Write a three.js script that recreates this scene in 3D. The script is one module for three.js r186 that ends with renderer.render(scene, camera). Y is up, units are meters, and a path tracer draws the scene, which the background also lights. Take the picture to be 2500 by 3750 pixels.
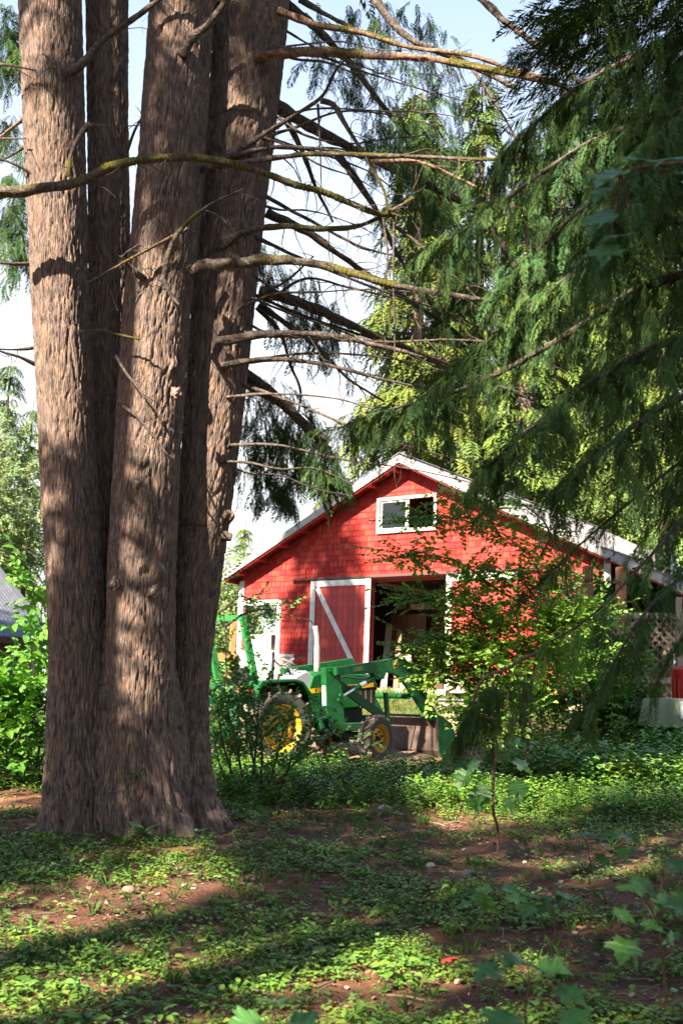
import * as THREE from 'three';
import { mergeGeometries, mergeVertices } from 'three/addons/utils/BufferGeometryUtils.js';
import { RoundedBoxGeometry } from 'three/addons/geometries/RoundedBoxGeometry.js';
import { ImprovedNoise } from 'three/addons/math/ImprovedNoise.js';

// ---------------------------------------------------------------- camera, sky, sun, exposure
const scene = new THREE.Scene();
const camera = new THREE.PerspectiveCamera(47.64, 682 / 1024, 0.1, 900);
camera.position.set(0, 1.6, 0);
camera.rotation.set(0.1725, 0, 0.0359, 'XYZ');
camera.focus = 13.5;
camera.userData.fStop = 3.2;

const renderer = new THREE.WebGLRenderer({ antialias: true });
renderer.toneMapping = THREE.LinearToneMapping;
renderer.toneMappingExposure = 4.7;
renderer.shadowMap.enabled = true;

const SUN = new THREE.Vector3(-0.489, 0.616, 0.618).normalize();
const sun = new THREE.DirectionalLight(new THREE.Color(1, 0.88, 0.7), 5.0);
sun.position.copy(SUN).multiplyScalar(80).add(new THREE.Vector3(0, 0, -15));
sun.target.position.set(0, 0, -15);
sun.castShadow = true;
sun.shadow.mapSize.set(4096, 4096);
Object.assign(sun.shadow.camera, { left: -45, right: 45, top: 45, bottom: -45, near: 1, far: 200 });
scene.add(sun, sun.target);

{ // clear sky: pale near the horizon, blue towards the zenith
  const w = 256, h = 128, data = new Float32Array(w * h * 4);
  for (let j = 0; j < h; j++) {
    const el = ((j + 0.5) / h - 0.5) * Math.PI, t = Math.max(0, Math.sin(el));
    const k = 1 - Math.exp(-Math.pow(t / 0.47, 2.4)), lo = [0.36, 0.365, 0.37], hi = [0.09, 0.147, 0.25];
    const c = el < 0 ? [0.15, 0.15, 0.13] : lo.map((v, i) => v + (hi[i] - v) * k);
    for (let i = 0; i < w; i++) data.set([...c, 1], (j * w + i) * 4);
  }
  const sky = new THREE.DataTexture(data, w, h, THREE.RGBAFormat, THREE.FloatType);
  sky.mapping = THREE.EquirectangularReflectionMapping;
  sky.magFilter = sky.minFilter = THREE.LinearFilter;
  sky.needsUpdate = true;
  scene.background = sky;
  scene.environment = sky;
}

// ---------------------------------------------------------------- helpers
let seed = 20240611;
const rnd = () => { seed = (seed + 0x6D2B79F5) | 0; let t = Math.imul(seed ^ (seed >>> 15), 1 | seed); t = (t + Math.imul(t ^ (t >>> 7), 61 | t)) ^ t; return ((t ^ (t >>> 14)) >>> 0) / 4294967296; };
const reseed = (n) => { seed = n; };
const rr = (a, b) => a + (b - a) * rnd();
const ri = (n) => Math.floor(rnd() * n);
const pick = (a) => a[ri(a.length)];
const V = (x, y, z) => (Array.isArray(x) ? new THREE.Vector3(...x) : new THREE.Vector3(x, y, z));
const imp = new ImprovedNoise();
const noise = (x, y = 0, z = 0) => imp.noise(x, y, z);
const fbm = (x, y, z, o = 4) => { let s = 0, a = 0.5; for (let i = 0; i < o; i++) { s += a * imp.noise(x, y, z); x *= 2.03; y *= 2.03; z *= 2.03; a *= 0.5; } return s; };
const clamp = (x, a = 0, b = 1) => Math.min(b, Math.max(a, x));
const sstep = (a, b, x) => { const t = clamp((x - a) / (b - a)); return t * t * (3 - 2 * t); };
const lerp = (a, b, t) => a + (b - a) * t;
const taken = {};
function numbered(name) { const n = taken[name] = (taken[name] ?? -1) + 1; return n ? `${name}_${String(n).padStart(3, '0')}` : name; }
const rgb = (r, g, b) => new THREE.Color().setRGB(r, g, b);
const mats = {};
function mat(key, color, roughness = 0.8, extra = {}) {
  if (!mats[key]) { mats[key] = new THREE.MeshPhysicalMaterial({ color: rgb(...color), roughness, side: THREE.DoubleSide, ...extra }); mats[key].name = key; }
  return mats[key];
}
function shadow(o) { o.castShadow = o.receiveShadow = true; return o; }
function tag(o, label, category, group, kind) {
  if (label) o.userData.label = label;
  if (category) o.userData.category = category;
  if (group) o.userData.group = group;
  if (kind) o.userData.kind = kind;
  return o;
}
function thing(name, label, category, p = [0, 0, 0], turn = 0, group) {
  const o = new THREE.Group(); o.name = numbered(name); o.position.set(...p); o.rotation.y = turn; scene.add(o);
  return tag(o, label, category, group);
}
function norm(g) { // same attributes everywhere so that geometries can be merged
  if (g.index) g = g.toNonIndexed();
  for (const k of Object.keys(g.attributes)) if (!['position', 'normal', 'uv'].includes(k)) g.deleteAttribute(k);
  if (!g.attributes.normal) g.computeVertexNormals();
  if (!g.attributes.uv) g.setAttribute('uv', new THREE.BufferAttribute(new Float32Array(g.attributes.position.count * 2), 2));
  return g;
}
function part(name, geos, m, parent = scene) {
  const list = (Array.isArray(geos) ? geos : [geos]).map(norm);
  const mesh = new THREE.Mesh(list.length > 1 ? mergeGeometries(list) : list[0], m);
  mesh.name = parent === scene ? numbered(name) : name;
  parent.add(shadow(mesh));
  return mesh;
}
const M4 = new THREE.Matrix4(), Q4 = new THREE.Quaternion(), E4 = new THREE.Euler(), S4 = new THREE.Vector3();
function at(g, x = 0, y = 0, z = 0, rx = 0, ry = 0, rz = 0) { g.applyMatrix4(M4.compose(V(x, y, z), Q4.setFromEuler(E4.set(rx, ry, rz)), S4.set(1, 1, 1))); return g; }
const box = (w, h, d, x = 0, y = 0, z = 0, rx = 0, ry = 0, rz = 0) => {
  const g = new THREE.BoxGeometry(w, h, d), uv = g.attributes.uv, dims = [[d, h], [d, h], [w, d], [w, d], [w, h], [w, h]];
  for (let i = 0; i < uv.count; i++) { const q = dims[Math.floor(i / 4)]; uv.setXY(i, uv.getX(i) * q[0], uv.getY(i) * q[1]); }
  return at(g, x, y, z, rx, ry, rz);
};
const rbox = (w, h, d, r, x = 0, y = 0, z = 0, rx = 0, ry = 0, rz = 0) => at(new RoundedBoxGeometry(w, h, d, 2, r), x, y, z, rx, ry, rz);
const cyl = (r0, r1, h, n = 16, x = 0, y = 0, z = 0, rx = 0, ry = 0, rz = 0) => at(new THREE.CylinderGeometry(r0, r1, h, n), x, y, z, rx, ry, rz);
function bar(a, b, w, h = w) { // box beam from a to b
  a = V(a); b = V(b); const d = b.clone().sub(a), L = d.length(), g = new THREE.BoxGeometry(w, h, L);
  const m = new THREE.Matrix4().lookAt(b, a, Math.abs(d.y / L) > 0.97 ? V(1, 0, 0) : V(0, 1, 0)); m.setPosition(a.add(b).multiplyScalar(0.5));
  return g.applyMatrix4(m);
}
function rod(a, b, r0, r1 = r0, n = 10) {
  a = V(a); b = V(b); const d = b.clone().sub(a), g = new THREE.CylinderGeometry(r1, r0, d.length(), n);
  g.applyQuaternion(new THREE.Quaternion().setFromUnitVectors(V(0, 1, 0), d.normalize()));
  const c = a.add(b).multiplyScalar(0.5); return g.translate(c.x, c.y, c.z);
}
function plate(pts, thick, z = 0, bevel = 0.006) { // outline in x,y extruded along z, centred on z
  const s = new THREE.Shape(pts.map((p) => new THREE.Vector2(p[0], p[1])));
  const g = new THREE.ExtrudeGeometry(s, { depth: thick - 2 * bevel, bevelEnabled: bevel > 0, bevelSize: bevel, bevelThickness: bevel, bevelSegments: 1, curveSegments: 8 });
  return g.translate(0, 0, z - thick / 2 + bevel);
}
function tube(pts, radii, n = 8, step = 0.12, rough = 0.12, cap = true) { // tapered, slightly knotted limb through pts
  const curve = new THREE.CatmullRomCurve3(pts.map((p) => (p.isVector3 ? p : V(p))), false, 'centripetal'), L = curve.getLength();
  const rows = Math.max(3, Math.min(90, Math.ceil(L / step))), pos = [], uv = [], idx = [];
  const fr = curve.computeFrenetFrames(rows, false), ph = rnd() * 50, P = curve.getSpacedPoints(rows);
  for (let i = 0; i <= rows; i++) {
    const t = i / rows, f = t * (radii.length - 1), k = Math.min(radii.length - 2, Math.floor(f)), r0 = lerp(radii[k], radii[k + 1], f - k), p = P[i];
    for (let j = 0; j <= n; j++) {
      const a = (j % n) / n * Math.PI * 2, r = r0 * (1 + rough * noise(Math.cos(a) * 1.3 + ph, t * L * 5, Math.sin(a) * 1.3) * 1.6);
      const q = p.clone().addScaledVector(fr.normals[i], Math.cos(a) * r).addScaledVector(fr.binormals[i], Math.sin(a) * r);
      pos.push(q.x, q.y, q.z); uv.push(j / n * Math.max(0.1, r0 * 6.28), t * L);
    }
  }
  for (let i = 0; i < rows; i++) for (let j = 0; j < n; j++) { const a = i * (n + 1) + j, b = a + n + 1; idx.push(a, b, a + 1, b, b + 1, a + 1); }
  if (cap) { const c = pos.length / 3; pos.push(P[rows].x, P[rows].y, P[rows].z); uv.push(0, L); for (let j = 0; j < n; j++) idx.push(rows * (n + 1) + j, c, rows * (n + 1) + j + 1); }
  const g = new THREE.BufferGeometry();
  g.setAttribute('position', new THREE.Float32BufferAttribute(pos, 3)); g.setAttribute('uv', new THREE.Float32BufferAttribute(uv, 2)); g.setIndex(idx); g.computeVertexNormals();
  return g;
}
function scatter(name, parent, geo, m, list) { // one part made of many copies: {p, d (along x), u (about y), s, c}
  const im = new THREE.InstancedMesh(geo, m, list.length), X = V(0, 0, 0), Y = V(0, 0, 0), Z = V(0, 0, 0), w = new THREE.Matrix4();
  list.forEach((o, i) => {
    X.copy(o.d).normalize(); Z.crossVectors(X, o.u || V(0, 1, 0)); if (Z.lengthSq() < 1e-5) Z.set(0, 0, 1).cross(X); Z.normalize(); Y.crossVectors(Z, X);
    w.makeBasis(X.multiplyScalar(o.s), Y.multiplyScalar(o.s), Z.multiplyScalar(o.s * (o.w || 1))); w.setPosition(o.p); im.setMatrixAt(i, w);
    if (o.c) im.setColorAt(i, o.c);
  });
  im.name = parent === scene ? numbered(name) : name; im.userData.kind = 'stuff';
  parent.add(shadow(im)); return im;
}
const tint = (c, v) => { const k = 1 + v * (rnd() * 2 - 1), h = (rnd() - 0.5) * v; return new THREE.Color().setRGB(Math.max(0, c[0] * (k + h)), Math.max(0, c[1] * k), Math.max(0, c[2] * (k - h))); };
function dataTex(n, fn, srgb = true, m = n) {
  const d = new Uint8Array(n * m * 4);
  for (let j = 0; j < m; j++) for (let i = 0; i < n; i++) { const c = fn(i / n, j / m); const o = (j * n + i) * 4; for (let k = 0; k < 3; k++) d[o + k] = clamp(Array.isArray(c) ? c[k] : c) * 255; d[o + 3] = 255; }
  const t = new THREE.DataTexture(d, n, m); t.wrapS = t.wrapT = THREE.RepeatWrapping; t.magFilter = THREE.LinearFilter; t.minFilter = THREE.LinearMipmapLinearFilter; t.generateMipmaps = true;
  if (srgb) t.colorSpace = THREE.SRGBColorSpace; t.needsUpdate = true; return t;
}
const rep = (t, x, y) => { const c = t.clone(); c.repeat.set(x, y); c.needsUpdate = true; return c; };
// noise that wraps on the unit square
const wrapN = (u, v, f, g, s = 0) => { const a = u * Math.PI * 2, b = v * Math.PI * 2; return noise(Math.cos(a) * f / 6.28 + s, Math.sin(a) * f / 6.28 + Math.cos(b) * g / 6.28 + 7.3, Math.sin(b) * g / 6.28 + s * 1.7); };

// ---------------------------------------------------------------- terrain
const KD = [-60, 4, 6, 12.2, 18.2, 22, 28, 40, 400], KH = [-0.1, -0.05, 0, 0.43, 0.85, 1.32, 2.16, 2.3, 2.3];
function ground(x, z) {
  const d = -z; let h = KH[0];
  if (d >= 400) h = 2.3; else if (d > KD[0]) { let i = 0; while (d > KD[i + 1]) i++; h = lerp(KH[i], KH[i + 1], (d - KD[i]) / (KD[i + 1] - KD[i])); }
  return h > 0 ? h * (0.35 + 0.65 * sstep(-8.5, -3.2, x)) : h;
}
const onG = (x, z, dy = 0) => V(x, ground(x, z) + dy, z);

// ---------------------------------------------------------------- ground
const bare = [ // bare patches of needle litter: x, z, rx, rz
  [...[2.357,0.367,-11.32], 1.5, 0.75], [...[0.647,0.453,-12.533], 1.0, 0.5], [...[-1.452,0.202,-8.933], 0.85, 0.42], [...[1.596,0.144,-8.08], 1.0, 0.5], [...[0.98,0.29,-10.196], 0.8, 0.42],
  [...[5.067,0.835,-17.988], 0.9, 0.5], [...[-0.462,0.25,-9.614], 0.7, 0.35], [...[-2.98,0.399,-11.761], 1.2, 0.5], [...[2.525,0.251,-9.624], 1.0, 0.5], [...[0.617,0.054,-6.786], 0.7, 0.3], [...[-0.327,0.394,-11.701], 0.9, 0.4], [...[-1.871,0.158,-8.28], 0.6, 0.3], [...[1.936,0.069,-7.017], 0.5, 0.3],
];
function coverAt(x, z) { // how thickly plants cover the floor, 0 to 1
  let c = 0.5 + 1.3 * fbm(x * 0.85 + 3, z * 0.85, 1.7, 3);
  for (const [bx_, , bz, rx, rz] of bare) { const q = Math.hypot((x - bx_) / rx, (z - bz) / rz); c -= 1.05 * (1 - sstep(0.45, 1.3, q + 0.6 * noise(x * 2.1, z * 2.1, 4))); }
  return clamp(c);
}
const yardAt = (x, z) => sstep(-1.9, -0.9, x + 0.5 * noise(z * 0.7, x)) * sstep(17.4, 18.6, -z + 0.8 * noise(x * 0.6, z * 0.6, 3)) * (1 - sstep(22.2, 24.6, -z + 1.2 * noise(x * 0.5, z * 0.5, 9))) * (1 - sstep(4.2, 5.6, x));
const pathAt = (x, z) => (1 - sstep(0.35, 0.8, Math.abs(z + 13.4 + 0.25 * (x + 3)) + 0.25 * noise(x, z, 2))) * (1 - sstep(-3.0, -2.3, x));
const litterTex = (() => {
  const c = document.createElement('canvas'); c.width = c.height = 1024; const g = c.getContext('2d');
  g.fillStyle = 'rgb(148,120,100)'; g.fillRect(0, 0, 1024, 1024);
  reseed(5);
  for (let i = 0; i < 15000; i++) {
    const x = rnd() * 1024, y = rnd() * 1024, a = rnd() * 6.28, l = rr(8, 34), v = rr(0.55, 1.5);
    g.strokeStyle = `rgba(${Math.min(255, 150 * v)},${Math.min(255, 116 * v * rr(0.85, 1.1))},${Math.min(255, 92 * v * rr(0.8, 1.15))},0.85)`; g.lineWidth = rr(1, 3.2);
    for (const ox of [0, x > 980 ? -1024 : x < 44 ? 1024 : 0]) { g.beginPath(); g.moveTo(x + ox, y); g.lineTo(x + ox + Math.cos(a) * l, y + Math.sin(a) * l); g.stroke(); }
  }
  const t = new THREE.CanvasTexture(c); t.wrapS = t.wrapT = THREE.RepeatWrapping; t.colorSpace = THREE.SRGBColorSpace; t.repeat.set(0.8, 0.8); return t;
})();
const bumpTex = dataTex(256, (u, v) => 0.5 + 0.5 * wrapN(u, v, 30, 30) + 0.3 * wrapN(u, v, 70, 70, 3), false);
{
  const ax = (lo, hi, near, far, a, b) => { const o = []; for (let t = lo; t < hi;) { o.push(t); const q = t < a ? a - t : t > b ? t - b : 0; t += Math.min(far, near + q * 0.09); } o.push(hi); return o; };
  const xs = ax(-420, 420, 0.08, 25, -4, 5), zs = ax(-620, 45, 0.08, 25, -18, -4.5), nx = xs.length, pos = [], col = [], uv = [], idx = [];
  const soil = [0.36, 0.24, 0.16], grass = [0.17, 0.24, 0.06], gravel = [0.62, 0.6, 0.56], dirt = [0.75, 0.55, 0.4], lawn = [0.42, 0.46, 0.2];
  for (const z of zs) for (const x of xs) {
    const near = Math.hypot(x, z) < 40, n = near ? fbm(x * 2.2, z * 2.2, 0.5, 3) : 0, n2 = near ? noise(x * 9, z * 9, 3) : 0;
    pos.push(x, ground(x, z) + (near ? 0.07 * n + 0.012 * n2 + 0.02 * noise(x * 4, z * 4, 8) : 0), z);
    let c = soil.map((v, i) => v * (0.85 + 0.6 * n + 0.22 * n2) * (i === 0 ? 1 : 1 + 0.2 * noise(x * 1.3, z * 1.3, 5)));
    const mix = (t, k) => { c = c.map((v, i) => lerp(v, t[i] * (0.9 + 0.5 * n + 0.25 * n2), clamp(k))); };
    mix(grass, sstep(23.5, 26, -z) + sstep(30, 45, Math.abs(x)) + sstep(6, 12, z));
    mix(lawn, sstep(19.5, 23, -z) * sstep(-2.4, -1, x) * (1 - sstep(30, 34, -z)) * (0.75 + n));
    mix(gravel, yardAt(x, z)); mix(dirt, pathAt(x, z));
    col.push(...c.map((v) => clamp(v, 0.01))); uv.push(x, z);
  }
  for (let j = 0; j < zs.length - 1; j++) for (let i = 0; i < nx - 1; i++) { const a = j * nx + i, b = a + nx; idx.push(a, b, a + 1, b, b + 1, a + 1); }
  const g = new THREE.BufferGeometry();
  g.setAttribute('position', new THREE.Float32BufferAttribute(pos, 3)); g.setAttribute('color', new THREE.Float32BufferAttribute(col, 3)); g.setAttribute('uv', new THREE.Float32BufferAttribute(uv, 2)); g.setIndex(idx); g.computeVertexNormals();
  const bt = rep(bumpTex, 1.3, 1.3);
  const m = new THREE.MeshStandardMaterial({ map: litterTex, vertexColors: true, roughness: 0.95, bumpMap: bt, bumpScale: 0.012, side: THREE.DoubleSide }); m.name = 'forest_floor';
  const o = new THREE.Mesh(g, m); o.name = numbered('ground'); scene.add(shadow(o));
  tag(o, 'brown needle-strewn forest floor rising to the gravel yard and lawn', 'ground', null, 'structure');
}

// ---------------------------------------------------------------- barn (local x along the front wall, z out of it)
const grainTex = dataTex(256, (u, v) => { const n = 0.86 + 0.12 * wrapN(u, v, 60, 4) + 0.09 * wrapN(u, v, 14, 2, 5) + 0.05 * wrapN(u, v, 120, 30, 2); return [n, n, n]; });
const wearTex = dataTex(256, (u, v) => { const n = 0.9 + 0.14 * wrapN(u, v, 8, 8) + 0.1 * wrapN(u, v, 40, 25, 4); const w = clamp((wrapN(u, v, 26, 26, 9) - 0.42) * 6); return [lerp(n, 1, w * 0.5), lerp(n, 1, w * 0.5), lerp(n, 1, w * 0.5)]; });
const red = [[0.44, 0.038, 0.03], [0.36, 0.028, 0.025], [0.5, 0.06, 0.042], [0.4, 0.05, 0.046]].map((c, i) => mat('red_stain_' + i, c, 0.75, { map: wearTex, bumpMap: grainTex, bumpScale: 0.002, specularIntensity: 0.35 }));
const redWall = mat('red_wall', [0.3, 0.03, 0.03], 0.85);
const redPlank = [[0.5, 0.04, 0.035], [0.46, 0.035, 0.033], [0.53, 0.05, 0.04]].map((c, i) => mat('red_plank_' + i, c, 0.6, { map: wearTex }));
const white = mat('white_paint', [0.78, 0.76, 0.74], 0.55, { map: wearTex });
const roofMetal = mat('roof_metal', [0.25, 0.235, 0.26], 0.45, { metalness: 0.25, map: wearTex });
const rawWood = mat('raw_wood', [0.34, 0.2, 0.12], 0.8, { map: grainTex });
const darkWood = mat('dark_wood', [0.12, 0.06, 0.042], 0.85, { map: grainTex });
const paleWood = mat('pale_wood', [0.5, 0.4, 0.31], 0.8, { map: grainTex });
const glass = new THREE.MeshPhysicalMaterial({ color: rgb(0.9, 0.95, 0.93), roughness: 0.03, transmission: 1, thickness: 0, ior: 1.5 }); glass.name = 'glass';
{
  const barn = thing('barn', 'red shingled barn with white trimmed sliding doors and gable window', 'barn', [1.654, 2.18, -28.4], -0.6239);
  const SL = 0.4918, RH = 5.79, rake = (u) => RH - SL * Math.abs(u), sang = Math.atan(SL);
  // gable wall with its openings
  const sh = new THREE.Shape([[-5.3, 0], [5.3, 0], [5.3, rake(5.3) - 0.16], [0, RH - 0.16], [-5.3, rake(5.3) - 0.16]].map((p) => new THREE.Vector2(...p)));
  const hole = (a, b, c, d) => sh.holes.push(new THREE.Path([[a, c], [b, c], [b, d], [a, d]].map((p) => new THREE.Vector2(...p))));
  hole(-1.0, 1.2, 0.06, 2.72); hole(-0.82, 0.79, 3.99, 4.77); hole(-5.12, -3.98, 0.03, 2.22);
  const wg = new THREE.ExtrudeGeometry(sh, { depth: 0.12, bevelEnabled: false }); wg.translate(0, 0, -0.12);
  part('front_wall', wg, redWall, barn);
  // shingles
  reseed(77);
  const blocked = (a, b, c, d) => [[-1.0, 1.2, 0, 2.74], [-0.9, 0.87, 3.93, 4.83], [-5.3, -3.86, 0, 2.34], [-2.86, -0.97, 0, 2.8], [1.18, 3.08, 0, 2.8], [-3.92, -3.36, 0.4, 0.92]].some(([x0, x1, y0, y1]) => a > x0 - 0.02 && b < x1 + 0.02 && c > y0 - 0.06 && d < y1 + 0.1);
  const cutBox = (a, b, c) => [[-1.0, 1.2, 0, 2.74], [-0.9, 0.87, 3.93, 4.83], [-5.3, -3.86, 0, 2.34], [-2.86, -0.97, 0, 2.8]].some(([x0, x1, y0, y1]) => c > y0 - 0.1 && c < y1 - 0.02 && b > x0 + 0.01 && a < x1 - 0.01);
  const all = [];
  for (let r = 0, h = 0.1; h < 5.5; r++, h += 0.152) {
    let u = -5.29 + rr(-0.1, 0);
    while (u < 5.28) {
      let w = pick([0.13, 0.16, 0.19, 0.22, 0.25]), a = Math.max(u, -5.29), b = Math.min(u + w, 5.29);
      for (const e of [-3.86, -2.86, -0.97, -0.9, 0.87, 1.2]) if (a < e - 0.03 && b > e && (cutBox(a, e, h) || cutBox(e, b, h))) b = e;
      const top = h + 0.2;
      if (b - a > 0.03 && !blocked(a, b, h, top) && !cutBox(a, b, h) && top < rake(Math.max(Math.abs(a), Math.abs(b))) - 0.17) all.push([a, b, h + rr(-0.004, 0.004)]);
      u = b + 0.005;
    }
  }
  const gcache = {}, shg = (w) => { const k = Math.max(0.04, Math.round(w * 50) / 50 - 0.004); return gcache[k] ??= norm(box(k, 0.2, 0.016, 0, 0.1, 0, -0.09)); };
  const vis = all.filter((s) => s[1] < 1.3).sort((p, q) => q[1] - p[1]), single = new Set(vis.filter((_, i) => i % Math.ceil(vis.length / 300) === 0 || i < 120).slice(0, 298));
  const rest = [[], [], [], []];
  for (const s of all) {
    const g = shg(s[1] - s[0]), k = ri(4), z = 0.018 + rr(0, 0.005);
    if (single.has(s)) { const m = new THREE.Mesh(g, red[k]); m.name = 'shingle'; m.position.set((s[0] + s[1]) / 2, s[2], z); barn.add(shadow(m)); } else rest[k].push(g.clone().translate((s[0] + s[1]) / 2, s[2], z));
  }
  rest.forEach((g, k) => { const m = part('shingle_courses', g, red[k], barn); m.userData.kind = 'stuff'; });
  part('belt_board', box(6.2, 0.12, 0.05, 0.9, 2.83, 0.045), redPlank[1], barn);
  // corner boards
  part('corner_board', box(0.16, 2.86, 0.05, -5.24, 1.46, 0.03), white, barn);
  part('corner_board', box(0.05, 2.86, 0.15, -5.335, 1.46, -0.06), white, barn);
  part('corner_board', box(0.16, 2.86, 0.05, 5.24, 1.46, 0.03), white, barn);
  // open bay at the left corner
  const bay = part('bay_trim', [box(0.13, 2.22, 0.05, -3.915, 1.11, 0.035), box(1.5, 0.13, 0.05, -4.6, 2.285, 0.036)], white, barn);
  // gable window
  const win = part('window', [box(1.75, 0.075, 0.06, 0, 4.79, 0.05), box(1.75, 0.085, 0.07, 0, 3.96, 0.05), box(0.075, 0.76, 0.06, -0.837, 4.375, 0.05), box(0.075, 0.76, 0.06, 0.837, 4.375, 0.05)].map((g) => g.translate(-0.015, 0, 0)), white, barn);
  part('sash', [box(0.05, 0.76, 0.04, -0.77, 4.375, 0.02), box(0.09, 0.76, 0.045, 0.0, 4.375, 0.02), box(0.7, 0.05, 0.04, -0.395, 4.73, 0.02), box(0.7, 0.05, 0.04, -0.395, 4.02, 0.02)], white, win);
  part('pane', box(0.7, 0.66, 0.006, -0.395, 4.375, 0.015), glass, win);
  // sliding doors
  for (const [u0, side] of [[-2.85, 1], [1.2, -1]]) {
    const door = new THREE.Group(); door.name = 'sliding_door'; door.position.set(u0, 0.08, 0.07); barn.add(door);
    const w = 1.87, hgt = 2.71;
    for (let i = 0; i < 11; i++) part('plank', box(w / 11 - 0.008, hgt - 0.02, 0.03, (i + 0.5) * w / 11, hgt / 2, 0), redPlank[(i * 7) % 3], door);
    part('rail', box(w, 0.15, 0.03, w / 2, hgt - 0.075, 0.032), white, door); part('rail', box(w, 0.15, 0.03, w / 2, 0.075, 0.032), white, door);
    part('stile', box(0.15, hgt - 0.304, 0.03, 0.075, hgt / 2, 0.032), white, door); if (side > 0) part('stile', box(0.15, hgt - 0.304, 0.03, w - 0.075, hgt / 2, 0.032), white, door);
    const x0 = side > 0 ? 0.2 : w - 0.2, x1 = side > 0 ? w - 0.2 : 0.2, L = Math.hypot(x1 - x0, hgt - 0.36);
    if (side > 0) part('brace', box(0.13, L, 0.028, w / 2, hgt / 2, 0.0315, 0, 0, side * Math.atan2(Math.abs(x1 - x0), hgt - 0.36)), white, door);
  }
  const track = part('door_track', box(7.2, 0.06, 0.08, 0.1, 2.845, 0.095), mat('rusty_track', [0.1, 0.045, 0.04], 0.7), barn);
  // hatch low on the wall
  const hatch = part('hatch', box(0.44, 0.4, 0.03, -3.64, 0.66, 0.03), paleWood, barn);
  part('hatch_frame', [box(0.55, 0.06, 0.05, -3.64, 0.88, 0.05), box(0.55, 0.06, 0.05, -3.64, 0.43, 0.05), box(0.06, 0.39, 0.05, -3.885, 0.655, 0.05), box(0.06, 0.39, 0.05, -3.395, 0.655, 0.05)], white, hatch);
  part('door_sill', [box(2.6, 0.14, 0.5, 0.1, 0.0, 0.12), box(0.5, 0.4, 0.1, 1.62, 0.2, 0.16)], paleWood, barn);
  // roof: two ribbed metal slopes with thickness
  const slope = (side, wid) => {
    const L = wid / Math.cos(sang), grp = part('roof_slope', box(L, 0.05, 12, side * L / 2, 0, 0), roofMetal, barn);
    grp.position.set(0, RH - 0.03, -5.54); grp.rotation.z = -side * sang;
    const rg = norm(box(L - 0.02, 0.028, 0.045, side * L / 2, 0.039, 0)), rg2 = norm(box(L - 0.03, 0.012, 0.05, side * L / 2, 0.0315, 0));
    for (let k = 0; k < 40; k++) { const m = new THREE.Mesh(rg, roofMetal); m.name = 'roof_rib'; m.position.z = -5.9 + k * 0.3; grp.add(shadow(m)); const m2 = new THREE.Mesh(rg2, roofMetal); m2.name = 'roof_rib'; m2.position.z = -5.75 + k * 0.3; grp.add(shadow(m2)); }
    part('sheathing', box(L - 0.06, 0.03, 11.9, side * L / 2, -0.05, 0), redPlank[1], grp);
    part('barge_board', box(L, 0.17, 0.035, side * L / 2, -0.06, 6.025), mat('barge_metal', [0.42, 0.4, 0.39], 0.5, { map: wearTex }), grp);
    part('barge_rafter', box(L - 0.05, 0.13, 0.05, side * L / 2, -0.12, 5.97), redPlank[0], grp);
    for (let k = 0; k < Math.floor(L / 0.78); k++) part('lookout', box(0.09, 0.12, 0.44, side * (0.35 + k * 0.78), -0.126, 5.73), redPlank[k % 3], grp);
    part('eave_fascia', box(0.04, 0.18, 11.9, side * (L - 0.03), -0.115, -0.02), redPlank[1], grp);
  };
  slope(-1, 5.62); slope(1, 8.3);
  part('ridge_cap', [box(0.26, 0.02, 12.04, 0.115, RH + 0.0, -5.53, 0, 0, -sang), box(0.26, 0.02, 12.04, -0.115, RH + 0.0, -5.53, 0, 0, sang)], roofMetal, barn);
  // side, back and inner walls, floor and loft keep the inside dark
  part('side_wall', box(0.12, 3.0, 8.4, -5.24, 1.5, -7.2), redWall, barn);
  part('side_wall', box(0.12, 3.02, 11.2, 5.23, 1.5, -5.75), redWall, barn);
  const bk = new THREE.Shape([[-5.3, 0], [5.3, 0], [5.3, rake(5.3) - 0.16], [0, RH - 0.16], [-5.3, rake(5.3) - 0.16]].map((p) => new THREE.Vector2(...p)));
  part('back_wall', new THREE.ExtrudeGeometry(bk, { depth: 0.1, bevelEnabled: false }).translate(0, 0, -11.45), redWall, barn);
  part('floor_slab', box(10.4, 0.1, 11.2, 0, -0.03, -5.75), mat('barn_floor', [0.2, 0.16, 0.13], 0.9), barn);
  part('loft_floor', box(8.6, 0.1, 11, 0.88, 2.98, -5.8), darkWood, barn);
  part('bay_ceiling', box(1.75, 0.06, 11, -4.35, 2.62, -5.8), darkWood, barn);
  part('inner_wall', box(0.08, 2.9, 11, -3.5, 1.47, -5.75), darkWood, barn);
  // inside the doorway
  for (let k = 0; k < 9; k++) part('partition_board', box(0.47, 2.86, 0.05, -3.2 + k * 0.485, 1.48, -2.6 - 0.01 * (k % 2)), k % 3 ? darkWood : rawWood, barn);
  part('post', box(0.16, 2.85, 0.16, -0.05, 1.47, -1.9), darkWood, barn);
  part('post', box(0.14, 2.85, 0.14, 1.45, 1.47, -2.1), darkWood, barn);
  part('header_beam', box(2.3, 0.13, 0.1, 0.75, 2.16, -0.9), rawWood, barn);
  part('knee_brace', bar([-1.0, 2.72, -0.3], [0.2, 2.5, -1.8], 0.1, 0.07), rawWood, barn);
  part('hanging_shelf', box(1.0, 0.24, 0.3, 1.25, 1.75, -0.75), rawWood, barn);
  part('plywood_sheet', box(1.1, 1.2, 0.03, -1.3, 1.5, -2.2), rawWood, barn);
  part('leaning_board', bar([-0.85, 0.05, -0.4], [-1.25, 1.75, -1.2], 0.16, 0.04), paleWood, barn);
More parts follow.
